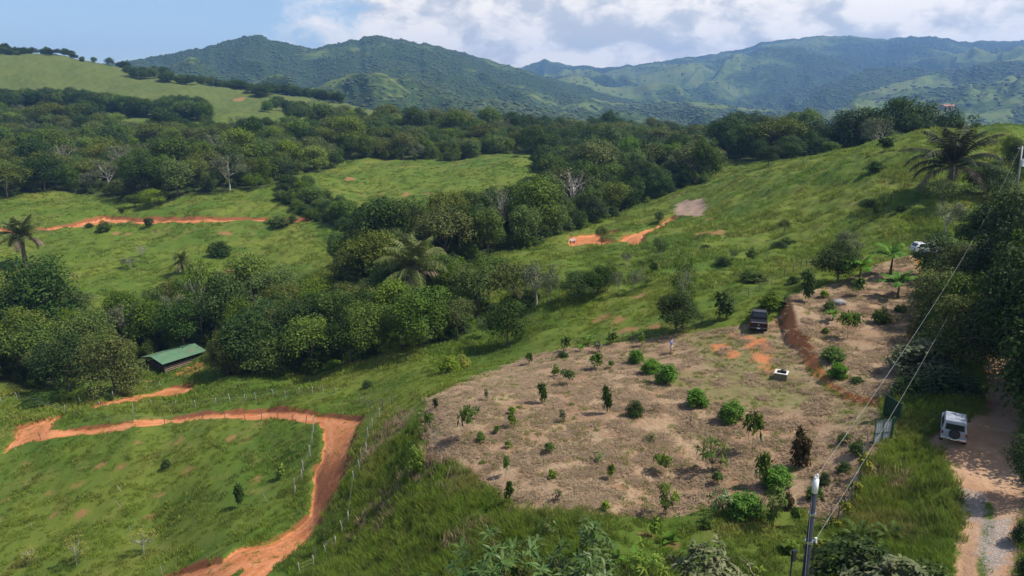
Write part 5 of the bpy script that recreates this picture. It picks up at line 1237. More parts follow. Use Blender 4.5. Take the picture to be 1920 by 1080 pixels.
for k, (u, Y, top, wd, key, lab) in enumerate([(1680,225,186,95,'round_dark','tallest dark tree behind the grassy crest'),(1610,235,205,90,'round_dark','dark tree left of the tallest on the crest'),(1740,222,196,90,'spread_dark','broad dark tree right of the tallest on the crest'),
      (1655,215,218,70,'loose_grey','grey bare-limbed tree on the crest'),(1580,240,222,70,'spread_dark','low dark tree at the left end of the crest row'),(1790,215,212,80,'spread_dark','flat dark tree at the right end of the crest row'),(1715,214,215,60,'round_dark','low dark tree filling the crest row'),
      (1800,172,226,16,'column_dark','little pointed tree on the skyline right of the crest row'),(1830,172,228,20,'column_dark','small pointed tree on the skyline'),(1868,172,228,14,'column_mid','tiny tree on the skyline near the power line')]):
    a, _ = ray(u, 240); x, y = float(a) * Y, float(Y); _, tt = ray(u, top); gz = landz(x, y)
    plant(0, 0, 0, 0, key, 'broadleaf_tree', lab, 'tree', xy=(x, y), h=CAM_Z + float(tt) * Y - gz, w_=wd * Y / F_PX * 1.1)
for k, (u, v, hp, wp, key, lab) in enumerate([(1560,262,24,40,'round_mid','small tree on the crest below the dark row'),(1480,300,34,46,'round_dark','dark tree on the brow of the slope'),(1440,312,36,50,'round_dark','dark tree left on the brow of the slope'),(1530,290,26,36,'bush_dark','dark bush on the brow'),(1640,322,20,40,'bush_dark','dark bush on the upper pasture'),(1660,285,22,30,'sap_dark','dark little tree on the upper pasture')]):
    plant(u, v, hp, wp, key, 'broadleaf_tree', lab, 'tree')
# along the shady track
for (u, v, hp, wp, key, lab) in [(1850,470,95,130,'big_dark','dark tree above the track beside the power line'),(1908,480,120,130,'big_dark','dark tree at the right frame edge over the track'),(1915,640,190,110,'big_dark','tall dark tree leaning in from the right frame edge'),(1925,770,150,90,'big_dark','dark tree at the right frame edge near the parked car'),
      (1800,680,140,150,'close_olive','dark tree shading the middle of the track'),(1810,560,110,120,'close_olive','leafy tree with lit crown over the track'),(1935,930,140,90,'close_dark','dark tree at the right frame edge in the lower corner'),(1780,735,50,110,'bush_dark','dark thicket behind the parked car'),(1720,742,40,90,'bush_dark','dark thicket behind the green gate leaf'),
      (1850,370,60,90,'close_dark','dark bushy tree near the far power pole'),(1905,330,60,60,'close_dark','dark bush tree at the foot of the far power pole'),(1890,310,50,36,'round_mid','small bright tree beside the far power pole'),(1760,395,60,80,'loose_mid','airy shrubby tree under the dark palm')]:
    plant(u, v, hp, wp, key, 'shrub' if 'bush' in key else 'broadleaf_tree', lab, 'shrub' if 'bush' in key else 'tree')
for (x, y, h, wd, key, lab) in [(37.5,40,12,9,'big_dark','large tree just outside the right frame edge by the parked car'),(40,47,13,10,'big_dark','large tree right of the shaded track, second up'),(43,54,13,10,'big_mid','large tree right of the shaded track, third up'),(47.5,61,13,10,'big_dark','large tree right of the shaded track, fourth up'),
      (51,69,13,11,'big_dark','large tree right of the shaded track, fifth up'),(36,44,11,9,'big_dark','large tree overhanging the parked car from the right side'),(38.5,51,12,9,'big_dark','large tree crowding the right side of the shaded track'),(36.5,33.5,8,6,'close_dark','tree right of the track by the gravel')]:
    plant(0, 0, 0, 0, key, 'broadleaf_tree', lab, 'tree', xy=(x, y), h=h, w_=wd)
# bottom edge: crowns close to the camera
for (x, y, h, wd, key, lab) in [(-0.2,30.0,6.9,7.4,'whorl_glossy','dark glossy tree crown at the bottom middle'),(3.7,30.0,6.4,5.6,'whorl_glossy2','second glossy crown at the bottom middle'),(-4.5,31.4,5.0,3.2,'whorl_glossy2','small glossy crown at the lower edge, apart on its own'),(9.2,28.8,5.9,5.0,'whorl_pale','pale-leaved crown at the bottom edge left of the pole'),
      (6.6,30.5,5.0,2.8,'whorl_lime','lime-green crown at the bottom edge between the glossy ones'),(11.4,29.2,3.9,3.0,'whorl_lime','bright crown at the bottom edge left beside the pole'),(17.8,28.6,3.4,5.0,'whorl_pale','pale-leaved crown at the bottom edge right of the pole'),(17.2,30.5,3.6,4.2,'bush_dark','dark bush at the bottom edge right of the pole'),(19.9,29.5,2.2,2.6,'bush_mid','bush at the bottom edge beside the track')]:
    plant(0, 0, 0, 0, key, 'broadleaf_tree' if 'whorl' in key else 'shrub', lab, 'tree' if 'whorl' in key else 'shrub', xy=(x, y), h=h, w_=wd)
for (u, v, hp, lab) in [(1590,1045,60,'fern right of the power pole'),(1650,1060,60,'fern in front of the dark bush'),(1610,1010,50,'fern under the tall grass'),(1670,1010,45,'fern at the upper side of the dark bush')]:
    plant(u, v, hp, 0, 'fern', 'fern', lab, 'plant')
# ------------------------------------------------------------------ built things
def bm_obj(name, bm, mat, parent=None, smooth=False, loc=None):
    me = bpy.data.meshes.new(name)
    bmesh.ops.recalc_face_normals(bm, faces=bm.faces); bm.to_mesh(me); bm.free()
    if smooth:
        for p in me.polygons: p.use_smooth = True
    me.materials.append(mat); return link(name, me, parent, loc)
def hexa(bm, x0, x1, y0, y1, z0, z1, top=(0, 0, 0, 0), bev=0.0, seg=2):
    """box whose top is drawn in by (left, right, rear, front)"""
    v = [bm.verts.new(p) for p in [(x0, y0, z0), (x1, y0, z0), (x1, y1, z0), (x0, y1, z0),
         (x0 + top[0], y0 + top[2], z1), (x1 - top[1], y0 + top[2], z1), (x1 - top[1], y1 - top[3], z1), (x0 + top[0], y1 - top[3], z1)]]
    f = [bm.faces.new([v[i] for i in q]) for q in [(3, 2, 1, 0), (4, 5, 6, 7), (0, 1, 5, 4), (1, 2, 6, 5), (2, 3, 7, 6), (3, 0, 4, 7)]]
    if bev > 0:
        es = list({e for ff in f for e in ff.edges}); bmesh.ops.bevel(bm, geom=es, offset=bev, segments=seg, profile=0.5, affect='EDGES')
    return bm
def BX(*a, **k): bm = bmesh.new(); return hexa(bm, *a, **k)
def cyl(bm, p, q, r0, r1=None, n=14, caps=True):
    p = Vector(p); q = Vector(q); r1 = r0 if r1 is None else r1
    d = (q - p); M = d.to_track_quat('Z', 'Y').to_matrix().to_4x4(); M.translation = (p + q) / 2
    bmesh.ops.create_cone(bm, cap_ends=caps, segments=n, radius1=r0, radius2=r1, depth=d.length, matrix=M); return bm
def CY(*a, **k): return cyl(bmesh.new(), *a, **k)
def quadm(pts): bm = bmesh.new(); bm.faces.new([bm.verts.new(p) for p in pts]); return bm
def plate(bm, pts, th):
    """flat panel with thickness from a planar outline"""
    n = (Vector(pts[1]) - Vector(pts[0])).cross(Vector(pts[2]) - Vector(pts[1])).normalized() * th
    a = [bm.verts.new(p) for p in pts]; b = [bm.verts.new(Vector(p) + n) for p in pts]; k = len(pts)
    bm.faces.new(a); bm.faces.new(b[::-1])
    for i in range(k): bm.faces.new([a[i], a[(i + 1) % k], b[(i + 1) % k], b[i]])
    return bm
def path_tube(name, pts, r, mat, parent=None, sides=5):
    V, Fq = tubes([(pts, [r] * len(pts) if not hasattr(r, '__len__') else r)], sides); return link(name, mesh_np(name, V, Fq, mat, True), parent)
GLASS = simple('car_glass', (0.012, 0.014, 0.017), 0.12, 0, 0.6, 0.1); TYRE = simple('tyre_rubber', (0.018, 0.018, 0.018), 0.85, 0, 0.3); RIM = simple('wheel_rim', (0.42, 0.42, 0.43), 0.4, 0.7)
CHROME = simple('chrome', (0.62, 0.62, 0.64), 0.22, 0.9); RED_L = simple('tail_lamp', (0.20, 0.010, 0.010), 0.25); WHITE_P = simple('number_plate', (0.72, 0.72, 0.70), 0.5); BLACK_PL = simple('black_plastic', (0.022, 0.022, 0.024), 0.6)
COVER = simple('bed_cover', (0.006, 0.006, 0.007), 0.6, 0, 0.2); DARK_B = simple('dark_bumper', (0.045, 0.045, 0.048), 0.5)
AMBER = simple('clear_lamp', (0.55, 0.52, 0.48), 0.2)
def paint(name, col, rough=0.3, dirt=None): return simple(name, col, rough, 0.15, 0.55, 0.06, 1.6, dirt=dirt)
SILVER = paint('silver_paint', (0.34, 0.36, 0.40), 0.3, (0.29, 0.275, 0.26)); BLACKP = simple('black_paint', (0.010, 0.011, 0.015), 0.38, 0, 0.35, 0.06, 1.6); WHITEP = paint('white_paint', (0.78, 0.78, 0.77), 0.3)
def wheel(parent, x, y, r=0.36, w=0.23):
    bm = bmesh.new(); M = Matrix.Rotation(math.pi / 2, 4, 'Y')
    prof = [(r * 0.62, -w / 2), (r * 0.93, -w / 2), (r, -w * 0.36), (r, w * 0.36), (r * 0.93, w / 2), (r * 0.62, w / 2)]; n = 24; rings = []
    for k in range(n):
        a = 2 * math.pi * k / n; rings.append([bm.verts.new((xx, math.cos(a) * rr, math.sin(a) * rr)) for rr, xx in prof])
    for k in range(n):
        A, B = rings[k], rings[(k + 1) % n]
        for j in range(len(prof)): bm.faces.new([A[j], A[(j + 1) % len(prof)], B[(j + 1) % len(prof)], B[j]])
    e = bm_obj('wheel', bm, TYRE, parent, True, (x, y, r))
    rb = cyl(bmesh.new(), (-w * 0.40, 0, 0), (w * 0.40, 0, 0), r * 0.64, n=20); bm_obj('rim', rb, RIM, e)
    return e
def window(parent, pts, name='window'): return bm_obj(name, plate(bmesh.new(), pts, 0.012), GLASS, parent)

def suv(u, v, heading, label):
    x, y = hit(u, v); d = Vector((math.sin(heading), math.cos(heading))); L, Wd = 3.75, 1.66
    c = Vector((x, y)) + d * (L / 2 - 0.62); t = empty('parked_car', (c.x, c.y, landz(c.x, c.y) - 0.02), -heading, 0.89); tag(t, label, 'car')
    h = Wd / 2
    bm = BX(-h, h, -L / 2 + 0.08, L / 2 - 0.05, 0.42, 1.06, top=(0.03, 0.03, 0.02, 0.05), bev=0.05); hexa(bm, -h + 0.06, h - 0.06, L / 2 - 1.25, L / 2 - 0.1, 1.0, 1.12, top=(0.05, 0.05, 0.0, 0.08), bev=0.04)
    body = bm_obj('body', bm, SILVER, t)
    bm = BX(-h + 0.03, h - 0.03, -L / 2 + 0.10, L / 2 - 1.22, 1.05, 1.80, top=(0.13, 0.13, 0.10, 0.52), bev=0.04); cab = bm_obj('cabin', bm, SILVER, t)
    bm = BX(-h + 0.14, h - 0.14, -L / 2 + 0.16, L / 2 - 1.72, 1.775, 1.865, top=(0.07, 0.07, 0.07, 0.10), bev=0.03)
    roof = bm_obj('roof', bm, SILVER, t)
    for k in range(5):
        xx = -0.46 + k * 0.23; bm_obj('roof_rib', BX(xx - 0.035, xx + 0.035, -L / 2 + 0.32, L / 2 - 1.95, 1.862, 1.880, bev=0.006, seg=1), SILVER, roof)
    for s in (-1, 1): bm_obj('rain_gutter', BX(s * (h - 0.115) - 0.015, s * (h - 0.115) + 0.015, -L / 2 + 0.2, L / 2 - 1.75, 1.755, 1.785), BLACK_PL, t)
    yr = -L / 2 + 0.10
    f = lambda z: yr + 0.10 * (z - 1.05) / 0.75 - 0.014
    window(t, [(-0.60, f(1.17), 1.17), (0.60, f(1.17), 1.17), (0.565, f(1.60), 1.60), (-0.565, f(1.60), 1.60)], 'rear_window')
    bm_obj('rear_door', BX(-0.66, 0.66, yr - 0.028, yr + 0.03, 0.52, 1.10, bev=0.02), SILVER, t)
    for s in (-1, 1):
        g = lambda z: s * (h - 0.03 - 0.13 * (z - 1.05) / 0.75 + 0.013)
        for a, b in ((-L / 2 + 0.30, -L / 2 + 1.18), (-L / 2 + 1.26, L / 2 - 1.78)):
            pts = [(g(1.15), a, 1.15), (g(1.15), b + 0.18, 1.15), (g(1.62), b, 1.62), (g(1.62), a + 0.05, 1.62)]
            window(t, pts if s > 0 else pts[::-1], 'side_window')
        bm_obj('tail_lamp', BX(s * 0.735 - 0.055, s * 0.735 + 0.055, yr - 0.045, yr + 0.02, 0.80, 1.02, bev=0.012, seg=1), RED_L, t)
        m = bm_obj('mirror', BX(s * (h + 0.10) - 0.09, s * (h + 0.10) + 0.09, L / 2 - 1.50, L / 2 - 1.40, 1.15, 1.30, bev=0.03), BLACK_PL, t)
        bm_obj('wheel_arch', BX(s * (h - 0.02) - 0.05, s * (h - 0.02) + 0.05, -L / 2 + 0.30, -L / 2 + 1.14, 0.45, 0.82, top=(0, 0, 0.16, 0.16), bev=0.02), BLACK_PL, t)
        bm_obj('wheel_arch', BX(s * (h - 0.02) - 0.05, s * (h - 0.02) + 0.05, L / 2 - 1.12, L / 2 - 0.28, 0.45, 0.82, top=(0, 0, 0.16, 0.16), bev=0.02), BLACK_PL, t)
        bm_obj('headlight', BX(s * 0.56 - 0.12, s * 0.56 + 0.12, L / 2 - 0.08, L / 2 - 0.03, 0.72, 0.94, bev=0.02), AMBER, t)
    fw = lambda z: L / 2 - 1.22 - 0.52 * (z - 1.05) / 0.75 + 0.013
    window(t, [(0.66, fw(1.14), 1.14), (-0.66, fw(1.14), 1.14), (-0.58, fw(1.70), 1.70), (0.58, fw(1.70), 1.70)], 'windscreen')
    bp = bm_obj('rear_bumper', BX(-h + 0.02, h - 0.02, -L / 2 - 0.06, -L / 2 + 0.14, 0.44, 0.62, bev=0.04), CHROME, t); bm_obj('front_bumper', BX(-h + 0.02, h - 0.02, L / 2 - 0.12, L / 2 + 0.08, 0.42, 0.62, bev=0.04), BLACK_PL, t)
    bm_obj('number_plate', BX(-0.17, 0.17, -L / 2 - 0.075, -L / 2 - 0.062, 0.47, 0.60), WHITE_P, bp)
    for s in (-1, 1):
        for yy in (-L / 2 + 0.72, L / 2 - 0.70): wheel(t, s * (h - 0.10), yy, 0.36)
    sp = wheel(t, 0.02, yr - 0.17, 0.355, 0.22); sp.name = 'spare_wheel'; bm_obj('wheel_cover', CY((-.12, 0, 0), (.12, 0, 0), .30, n=20), BLACK_PL, sp); sp.location = (0.02, yr - 0.14, 0.92); sp.rotation_euler = (0, 0, math.pi / 2)
    return t
def pickup(u, v, heading, label):
    x, y = hit(u, v); d = Vector((math.sin(heading), math.cos(heading))); L, Wd = 5.2, 1.86
    c = Vector((x, y)) + d * (L / 2 - 1.0); t = empty('pickup_truck', (c.x, c.y, landz(c.x, c.y) - 0.02), -heading); tag(t, label, 'pickup'); h = Wd / 2
    bm = BX(-h, h, -L / 2 + 0.1, L / 2 - 0.05, 0.48, 1.10, top=(0.04, 0.04, 0.02, 0.06), bev=0.06); hexa(bm, -h + 0.05, h - 0.05, L / 2 - 1.45, L / 2 - 0.12, 1.05, 1.20, top=(0.06, 0.06, 0.0, 0.14), bev=0.05); bm_obj('body', bm, BLACKP, t)
    bm_obj('cab', BX(-h + 0.04, h - 0.04, -0.62, L / 2 - 1.30, 1.08, 1.80, top=(0.16, 0.16, 0.18, 0.66), bev=0.06), BLACKP, t)
    bm_obj('bed_cover', BX(-h + 0.06, h - 0.06, -L / 2 + 0.12, -0.66, 1.085, 1.15, bev=0.02), COVER, t)
    bm_obj('sport_bar', BX(-h + 0.08, h - 0.08, -0.98, -0.90, 1.14, 1.42, top=(0.10, 0.10, 0, 0.02), bev=0.02), BLACK_PL, t)
    yr = -L / 2 + 0.09
    tg = bm_obj('tailgate', BX(-0.74, 0.74, yr - 0.035, yr + 0.03, 0.62, 1.13, bev=0.02), BLACKP, t)
    bm_obj('tailgate_trim', BX(-0.78, 0.78, yr - 0.055, yr + 0.02, 1.135, 1.18, bev=0.012, seg=1), CHROME, tg)
    bm_obj('badge', BX(-0.09, 0.09, yr - 0.05, yr - 0.037, 0.86, 0.93, bev=0.004, seg=1), CHROME, tg)
    f = lambda z: -0.62 + 0.18 * (z - 1.08) / 0.72 - 0.014
    window(t, [(-0.70, f(1.20), 1.20), (0.70, f(1.20), 1.20), (0.62, f(1.68), 1.68), (-0.62, f(1.68), 1.68)], 'rear_window')
    for s in (-1, 1):
        g = lambda z: s * (h - 0.04 - 0.16 * (z - 1.08) / 0.72 + 0.013)
        for a, b in ((-0.38, 0.22), (0.30, 0.86)):
            pts = [(g(1.18), a, 1.18), (g(1.18), b + 0.20, 1.18), (g(1.66), b, 1.66), (g(1.66), a + 0.08, 1.66)]; window(t, pts if s > 0 else pts[::-1], 'side_window')
        bm_obj('tail_lamp', BX(s * 0.855 - 0.05, s * 0.855 + 0.05, yr - 0.04, yr + 0.05, 0.74, 1.08, bev=0.02), RED_L, t)
        bm_obj('mirror', BX(s * (h + 0.11) - 0.11, s * (h + 0.11) + 0.11, 1.02, 1.12, 1.16, 1.34, bev=0.03), BLACKP, t)
        bm_obj('headlight', BX(s * 0.68 - 0.15, s * 0.68 + 0.15, L / 2 - 0.09, L / 2 - 0.03, 0.80, 0.98, bev=0.02), AMBER, t)
        for yy in (-L / 2 + 1.0, L / 2 - 0.95): wheel(t, s * (h - 0.12), yy, 0.39, 0.25)
        bm_obj('roof_rail', BX(s * 0.66 - 0.02, s * 0.66 + 0.02, -0.30, 0.52, 1.80, 1.85, bev=0.01, seg=1), BLACK_PL, t)
    fw = lambda z: L / 2 - 1.30 - 0.66 * (z - 1.08) / 0.72 + 0.013
    window(t, [(0.74, fw(1.16), 1.16), (-0.74, fw(1.16), 1.16), (-0.64, fw(1.72), 1.72), (0.64, fw(1.72), 1.72)], 'windscreen')
    bp = bm_obj('rear_bumper', BX(-h + 0.03, h - 0.03, -L / 2 - 0.06, -L / 2 + 0.14, 0.48, 0.64, bev=0.04), DARK_B, t); bm_obj('number_plate', BX(-0.17, 0.17, -L / 2 - 0.075, -L / 2 - 0.062, 0.50, 0.62), WHITE_P, bp)
    bm_obj('front_bumper', BX(-h + 0.03, h - 0.03, L / 2 - 0.12, L / 2 + 0.06, 0.45, 0.72, bev=0.05), BLACKP, t)
    return t
suv(1787, 822, math.radians(31), 'silver boxy off-road car with a spare wheel, parked on the track')
pickup(1422, 614, math.radians(19), 'black pickup truck parked at the end of the drive')
def hatchback(u, v, heading, label):
    x, y = hit(u, v); t = empty('parked_car', (x, y, landz(x, y) - 0.02), -heading); tag(t, label, 'car'); L, h = 3.9, 0.83
    bm_obj('body', BX(-h, h, -L / 2, L / 2, 0.32, 0.92, top=(0.05, 0.05, 0.06, 0.10), bev=0.08), WHITEP, t)
    bm_obj('cabin', BX(-h + 0.05, h - 0.05, -L / 2 + 0.12, L / 2 - 0.95, 0.90, 1.46, top=(0.16, 0.16, 0.26, 0.62), bev=0.06), WHITEP, t)
    for s in (-1, 1):
        g = lambda z: s * (h - 0.05 - 0.16 * (z - 0.9) / 0.56 + 0.013); pts = [(g(0.98), -1.45, 0.98), (g(0.98), 0.75, 0.98), (g(1.36), 0.30, 1.36), (g(1.36), -1.25, 1.36)]; window(t, pts if s > 0 else pts[::-1], 'side_window')
        for yy in (-1.2, 1.2): wheel(t, s * (h - 0.10), yy, 0.31, 0.2)
        bm_obj('tail_lamp', BX(s * 0.70 - 0.07, s * 0.70 + 0.07, -L / 2 - 0.01, -L / 2 + 0.1, 0.66, 0.86, bev=0.02), RED_L, t)
    fr = lambda z: -L / 2 + 0.12 + 0.26 * (z - 0.9) / 0.56 - 0.014; window(t, [(-0.62, fr(0.98), 0.98), (0.62, fr(0.98), 0.98), (0.52, fr(1.36), 1.36), (-0.52, fr(1.36), 1.36)], 'rear_window')
hatchback(1738, 477, math.radians(95), 'white car half hidden by the dark tree above the terrace')

# ---- the person on the rim of the lot
def build_person(u, v, face):
    x, y = hit(u, v); z = landz(x, y); t = empty('person', (x, y, z), face); tag(t, 'person in blue shirt and pale shorts standing on the lot', 'person')
    skin = simple('skin', (0.36, 0.21, 0.14), 0.55); shirt = simple('blue_shirt', (0.10, 0.24, 0.56), 0.85, bump=0.2); shorts = simple('pale_shorts', (0.52, 0.50, 0.46), 0.85, bump=0.2); hair = simple('dark_hair', (0.03, 0.022, 0.017), 0.7); shoe = simple('shoe', (0.06, 0.05, 0.045), 0.7)
    def skinned(name, nodes, edges, mat, parent, sub=1, root=0):
        me = bpy.data.meshes.new(name); me.from_pydata([n[:3] for n in nodes], edges, []); ob = link(name, me, parent)
        sm = ob.modifiers.new('skin', 'SKIN'); sm.use_smooth_shade = True
        for i, n in enumerate(nodes):
            sv = me.skin_vertices[0].data[i]; sv.radius = (n[3], n[4] if len(n) > 4 else n[3]); sv.use_root = (i == root)
        ob.modifiers.new('sub', 'SUBSURF').levels = sub
        dg = bpy.context.evaluated_depsgraph_get(); m2 = bpy.data.meshes.new_from_object(ob.evaluated_get(dg)); ob.modifiers.clear(); ob.data = m2; m2.materials.clear(); m2.materials.append(mat); return ob
    # pelvis, spine, neck, head; legs; arms slightly away from the body, one hand on the hip
    N = [(0, 0, 0.94, .125, .095), (0, 0.01, 1.12, .118, .085), (0, 0.0, 1.34, .145, .09), (0, 0, 1.45, .09, .07), (0, 0.01, 1.52, .052), (0, 0.02, 1.60, .075, .088), (0, 0.02, 1.69, .072, .088),
         (-.10, 0, 0.86, .085), (-.12, 0.01, 0.50, .058), (-.125, -0.02, 0.10, .040), (-.13, 0.10, 0.045, .042, .035), (.10, 0, 0.86, .085), (.13, 0.02, 0.50, .058), (.14, -0.01, 0.10, .040), (.15, 0.11, 0.045, .042, .035),
         (-.19, 0, 1.41, .058), (-.25, -0.02, 1.14, .044), (-.26, 0.06, 0.90, .032), (-.26, 0.08, 0.83, .036, .02), (.19, 0, 1.41, .058), (.31, -0.06, 1.17, .044), (.19, 0.07, 1.02, .032), (.14, 0.09, 1.00, .034, .02)]
    E = [(0, 1), (1, 2), (2, 3), (3, 4), (4, 5), (5, 6), (0, 7), (7, 8), (8, 9), (9, 10), (0, 11), (11, 12), (12, 13), (13, 14), (2, 15), (15, 16), (16, 17), (17, 18), (2, 19), (19, 20), (20, 21), (21, 22)]
    skinned('body', N, E, skin, t)
    skinned('shirt', [(0, 0, 0.92, .152, .12), (0, 0.01, 1.12, .145, .112), (0, 0, 1.34, .165, .112), (0, 0, 1.45, .10, .08), (-.20, 0, 1.40, .080), (-.25, -0.015, 1.20, .066), (.20, 0, 1.40, .080), (.295, -0.045, 1.22, .066)], [(0, 1), (1, 2), (2, 3), (2, 4), (4, 5), (2, 6), (6, 7)], shirt, t)
    skinned('shorts', [(0, 0, 0.93, .148, .118), (-.105, 0, 0.82, .108), (-.125, 0.01, 0.56, .092), (.105, 0, 0.82, .108), (.14, 0.02, 0.56, .092)], [(0, 1), (1, 2), (0, 3), (3, 4)], shorts, t)
    skinned('hair', [(0, -0.005, 1.66, .084, .092), (0, 0.0, 1.735, .070, .082)], [(0, 1)], hair, t)
    for s, nx, ny in ((-1, -.13, .05), (1, .148, .06)): bm_obj('shoe', BX(nx - .048, nx + .048, ny - .13, ny + .13, 0.0, 0.095, top=(.012, .012, .01, .09), bev=0.02), shoe, t)
    bm_obj('nose', BX(-.014, .014, .10, .128, 1.615, 1.66, top=(.006, .006, .01, .012), bev=.004, seg=1), skin, t)
    for s in (-1, 1): bm_obj('ear', BX(s * .078 - .012, s * .078 + .012, .0, .035, 1.61, 1.67, bev=.006, seg=1), skin, t); bm_obj('eye', BX(s * .032 - .011, s * .032 + .011, .098, .108, 1.655, 1.668), hair, t)
    bm_obj('mouth', BX(-.024, .024, .100, .108, 1.578, 1.586), simple('lip', (0.25, 0.10, 0.08), 0.6), t)
    # fingers of both hands
    for (hx, hy, hz, dx, dz) in ((-.26, 0.085, 0.80, 0, -1), (.115, 0.10, 0.99, -1, -.2)):
        for k in range(5):
            o = (k - 2) * 0.017; L = (.055, .075, .08, .074, .058)[k]
            p0 = np.array([hx + (0 if dx == 0 else 0), hy + (o if dx == 0 else .0), hz + (0 if dx == 0 else o)]); dv = np.array([dx, 0.25, dz * 1.0]); dv /= np.linalg.norm(dv)
            path_tube('finger', np.array([p0, p0 + dv * L * .5, p0 + dv * L + np.array([0, .012, 0])]), [.0095, .009, .007], skin, t)
    t.scale = (1.03,) * 3
build_person(1258, 662, math.radians(60))

# ---- gate of two leaves, standing open
GREEN = simple('green_paint', (0.012, 0.062, 0.034), 0.45, 0, 0.4, 0.15, 3.0); ZINC = simple('galvanised_sheet', (0.62, 0.64, 0.66), 0.42, 0.25, 0.5, 0.10, 2.0, dirt=(0.48, 0.46, 0.43)); POSTG = simple('green_post', (0.03, 0.10, 0.055), 0.5)
def gate_leaf(pa, pb, Hh, sheet, frame, label, crossbars, hinge_b=True, torn=False):
    A = Vector(hit(*pa)); B = Vector(hit(*pb)); L = (B - A).length; z = min(landz(*A), landz(*B)) + 0.06
    t = empty('gate', (A.x, A.y, z), math.atan2(B.y - A.y, B.x - A.x)); tag(t, label, 'gate'); n = max(8, int(L / 0.16)); bm = bmesh.new(); 
    ribs = 0
    sh = bmesh.new(); vs = []
    for i in range(n * 4 + 1):
        xx = L * i / (n * 4); yy = (0.0, 0.012, 0.025, 0.012)[i % 4]; zt = Hh - 0.03; zb = 0.03
        if torn and xx > L * 0.62: zb = 0.03 + (xx / L - 0.62) * 1.2
        vs.append((sh.verts.new((xx, yy, zb)), sh.verts.new((xx, yy, zt))))
    for i in range(n * 4): sh.faces.new([vs[i][0], vs[i + 1][0], vs[i + 1][1], vs[i][1]])
    g = bmesh.ops.solidify(sh, geom=sh.faces[:], thickness=0.004)
    bm_obj('sheet', sh, sheet, t)
    for nm, q in (('frame_rail', (-.02, L + .02, -.035, -.003, Hh - .05, Hh + .01)), ('frame_rail', (-.02, L + .02, -.035, -.003, -.01, .05)), ('frame_stile', (-.03, .03, -.036, -.002, .05, Hh - .05)), ('frame_stile', (L - .03, L + .03, -.036, -.002, .05, Hh - .05))): bm_obj(nm, BX(*q, bev=.005, seg=1), frame, t)
    if crossbars:
        bm_obj('crossbar', BX(.03, L - .03, -.034, -.004, Hh * .48 - .025, Hh * .48 + .025, bev=.004, seg=1), frame, t); bm_obj('centre_bar', BX(L * .5 - .022, L * .5 + .022, -.033, -.005, .05, Hh - .05), frame, t)
    bm_obj('hinge', CY((L + .045 if hinge_b else -.045, -.02, .3), (L + .045 if hinge_b else -.045, -.02, .5), .025), frame, t)
    px = L + .10 if hinge_b else -.10
    bm_obj('gate_post', CY((px, -.02, -.3), (px, -.02, Hh + .12), .055), POSTG, t)
    return t
gate_leaf((1656, 779), (1686, 792), 1.75, GREEN, GREEN, 'dark green sheet-metal gate leaf standing open', False)
gate_leaf((1636, 836), (1669, 821), 1.80, ZINC, GREEN, 'pale corrugated gate leaf with green frame standing open', True, torn=True)

# ---- concrete trough on the lawn
def trough(u, v):
    x, y = hit(u, v); t = empty('concrete_trough', (x, y, landz(x, y) - .05), math.radians(-28)); tag(t, 'square concrete trough with a pale rim on the lawn', 'trough')
    con = simple('mossy_concrete', (0.17, 0.145, 0.075), 0.9, bump=0.4, dirt=(0.09, 0.09, 0.04)); rimm = simple('pale_rim', (0.58, 0.54, 0.48), 0.85, bump=0.3); s, hh = .55, .62
    for nm, q in (('side', (-s, s, -s, -s + .12)), ('side', (-s, s, s - .12, s)), ('side', (-s, -s + .12, -s + .12, s - .12)), ('side', (s - .12, s, -s + .12, s - .12))): bm_obj(nm, BX(*q, 0, hh, bev=.01, seg=1), con, t)
    for q in ((-s - .03, s + .03, -s - .03, -s + .15), (-s - .03, s + .03, s - .15, s + .03), (-s - .03, -s + .15, -s + .15, s - .15), (s - .15, s + .03, -s + .15, s - .15)): bm_obj('rim', BX(*q, hh + .002, hh + .07, bev=.012, seg=1), rimm, t)
    bm_obj('floor', BX(-s + .12, s - .12, -s + .12, s - .12, .1, .3), simple('dark_water', (.02, .02, .018), .15), t)
    bm = bmesh.new(); bmesh.ops.create_icosphere(bm, subdivisions=2, radius=.2)
    for vv in bm.verts: vv.co = Vector((vv.co.x * 1.2, vv.co.y, vv.co.z * .8)) * (0.85 + .4 * float(vnoise(vv.co.x * 9, vv.co.y * 9 + vv.co.z * 7, 3)))
    o = bm_obj('black_bag', bm, BLACK_PL, None, True); a = Vector((.12, .2, hh + .12)); o.location = t.matrix_basis @ a; tag(o, 'crumpled black bag lying on the rim of the trough', 'bag')
trough(1465, 703)
def rock(u, v, s, label):
    x, y = hit(u, v); bm = bmesh.new(); bmesh.ops.create_icosphere(bm, subdivisions=3, radius=.5)
    for vv in bm.verts: k = 0.7 + .6 * float(fbm(np.array([vv.co.x * 2.2 + 5]), np.array([vv.co.y * 2.2 + vv.co.z * 2.6]), 3, 8)[0]); vv.co = Vector((vv.co.x * k * s * 1.3, vv.co.y * k * s, vv.co.z * k * s * .8))
    o = bm_obj('rock', bm, simple('grey_stone', (.26, .245, .235), .9, bump=.6, var=.3), None, True); o.location = (x, y, landz(x, y) + s * .16); tag(o, label, 'rock')
rock(1571, 578, 1.2, 'grey boulder on the upper terrace')
def branch(p, q, r, label):
    a = hit(*p); b = hit(*q); P = np.array([(a[0] + (b[0] - a[0]) * k, a[1] + (b[1] - a[1]) * k) for k in np.linspace(0, 1, 6)]); Z = land(P[:, 0], P[:, 1]) + .12 + .08 * np.sin(np.arange(6) * 2.0)
    o = path_tube('fallen_branch', np.c_[P, Z], np.linspace(r, r * .4, 6), BARK); tag(o, label, 'branch')
branch((1487, 637), (1456, 647), .06, 'dark fallen branch lying across the red bank')

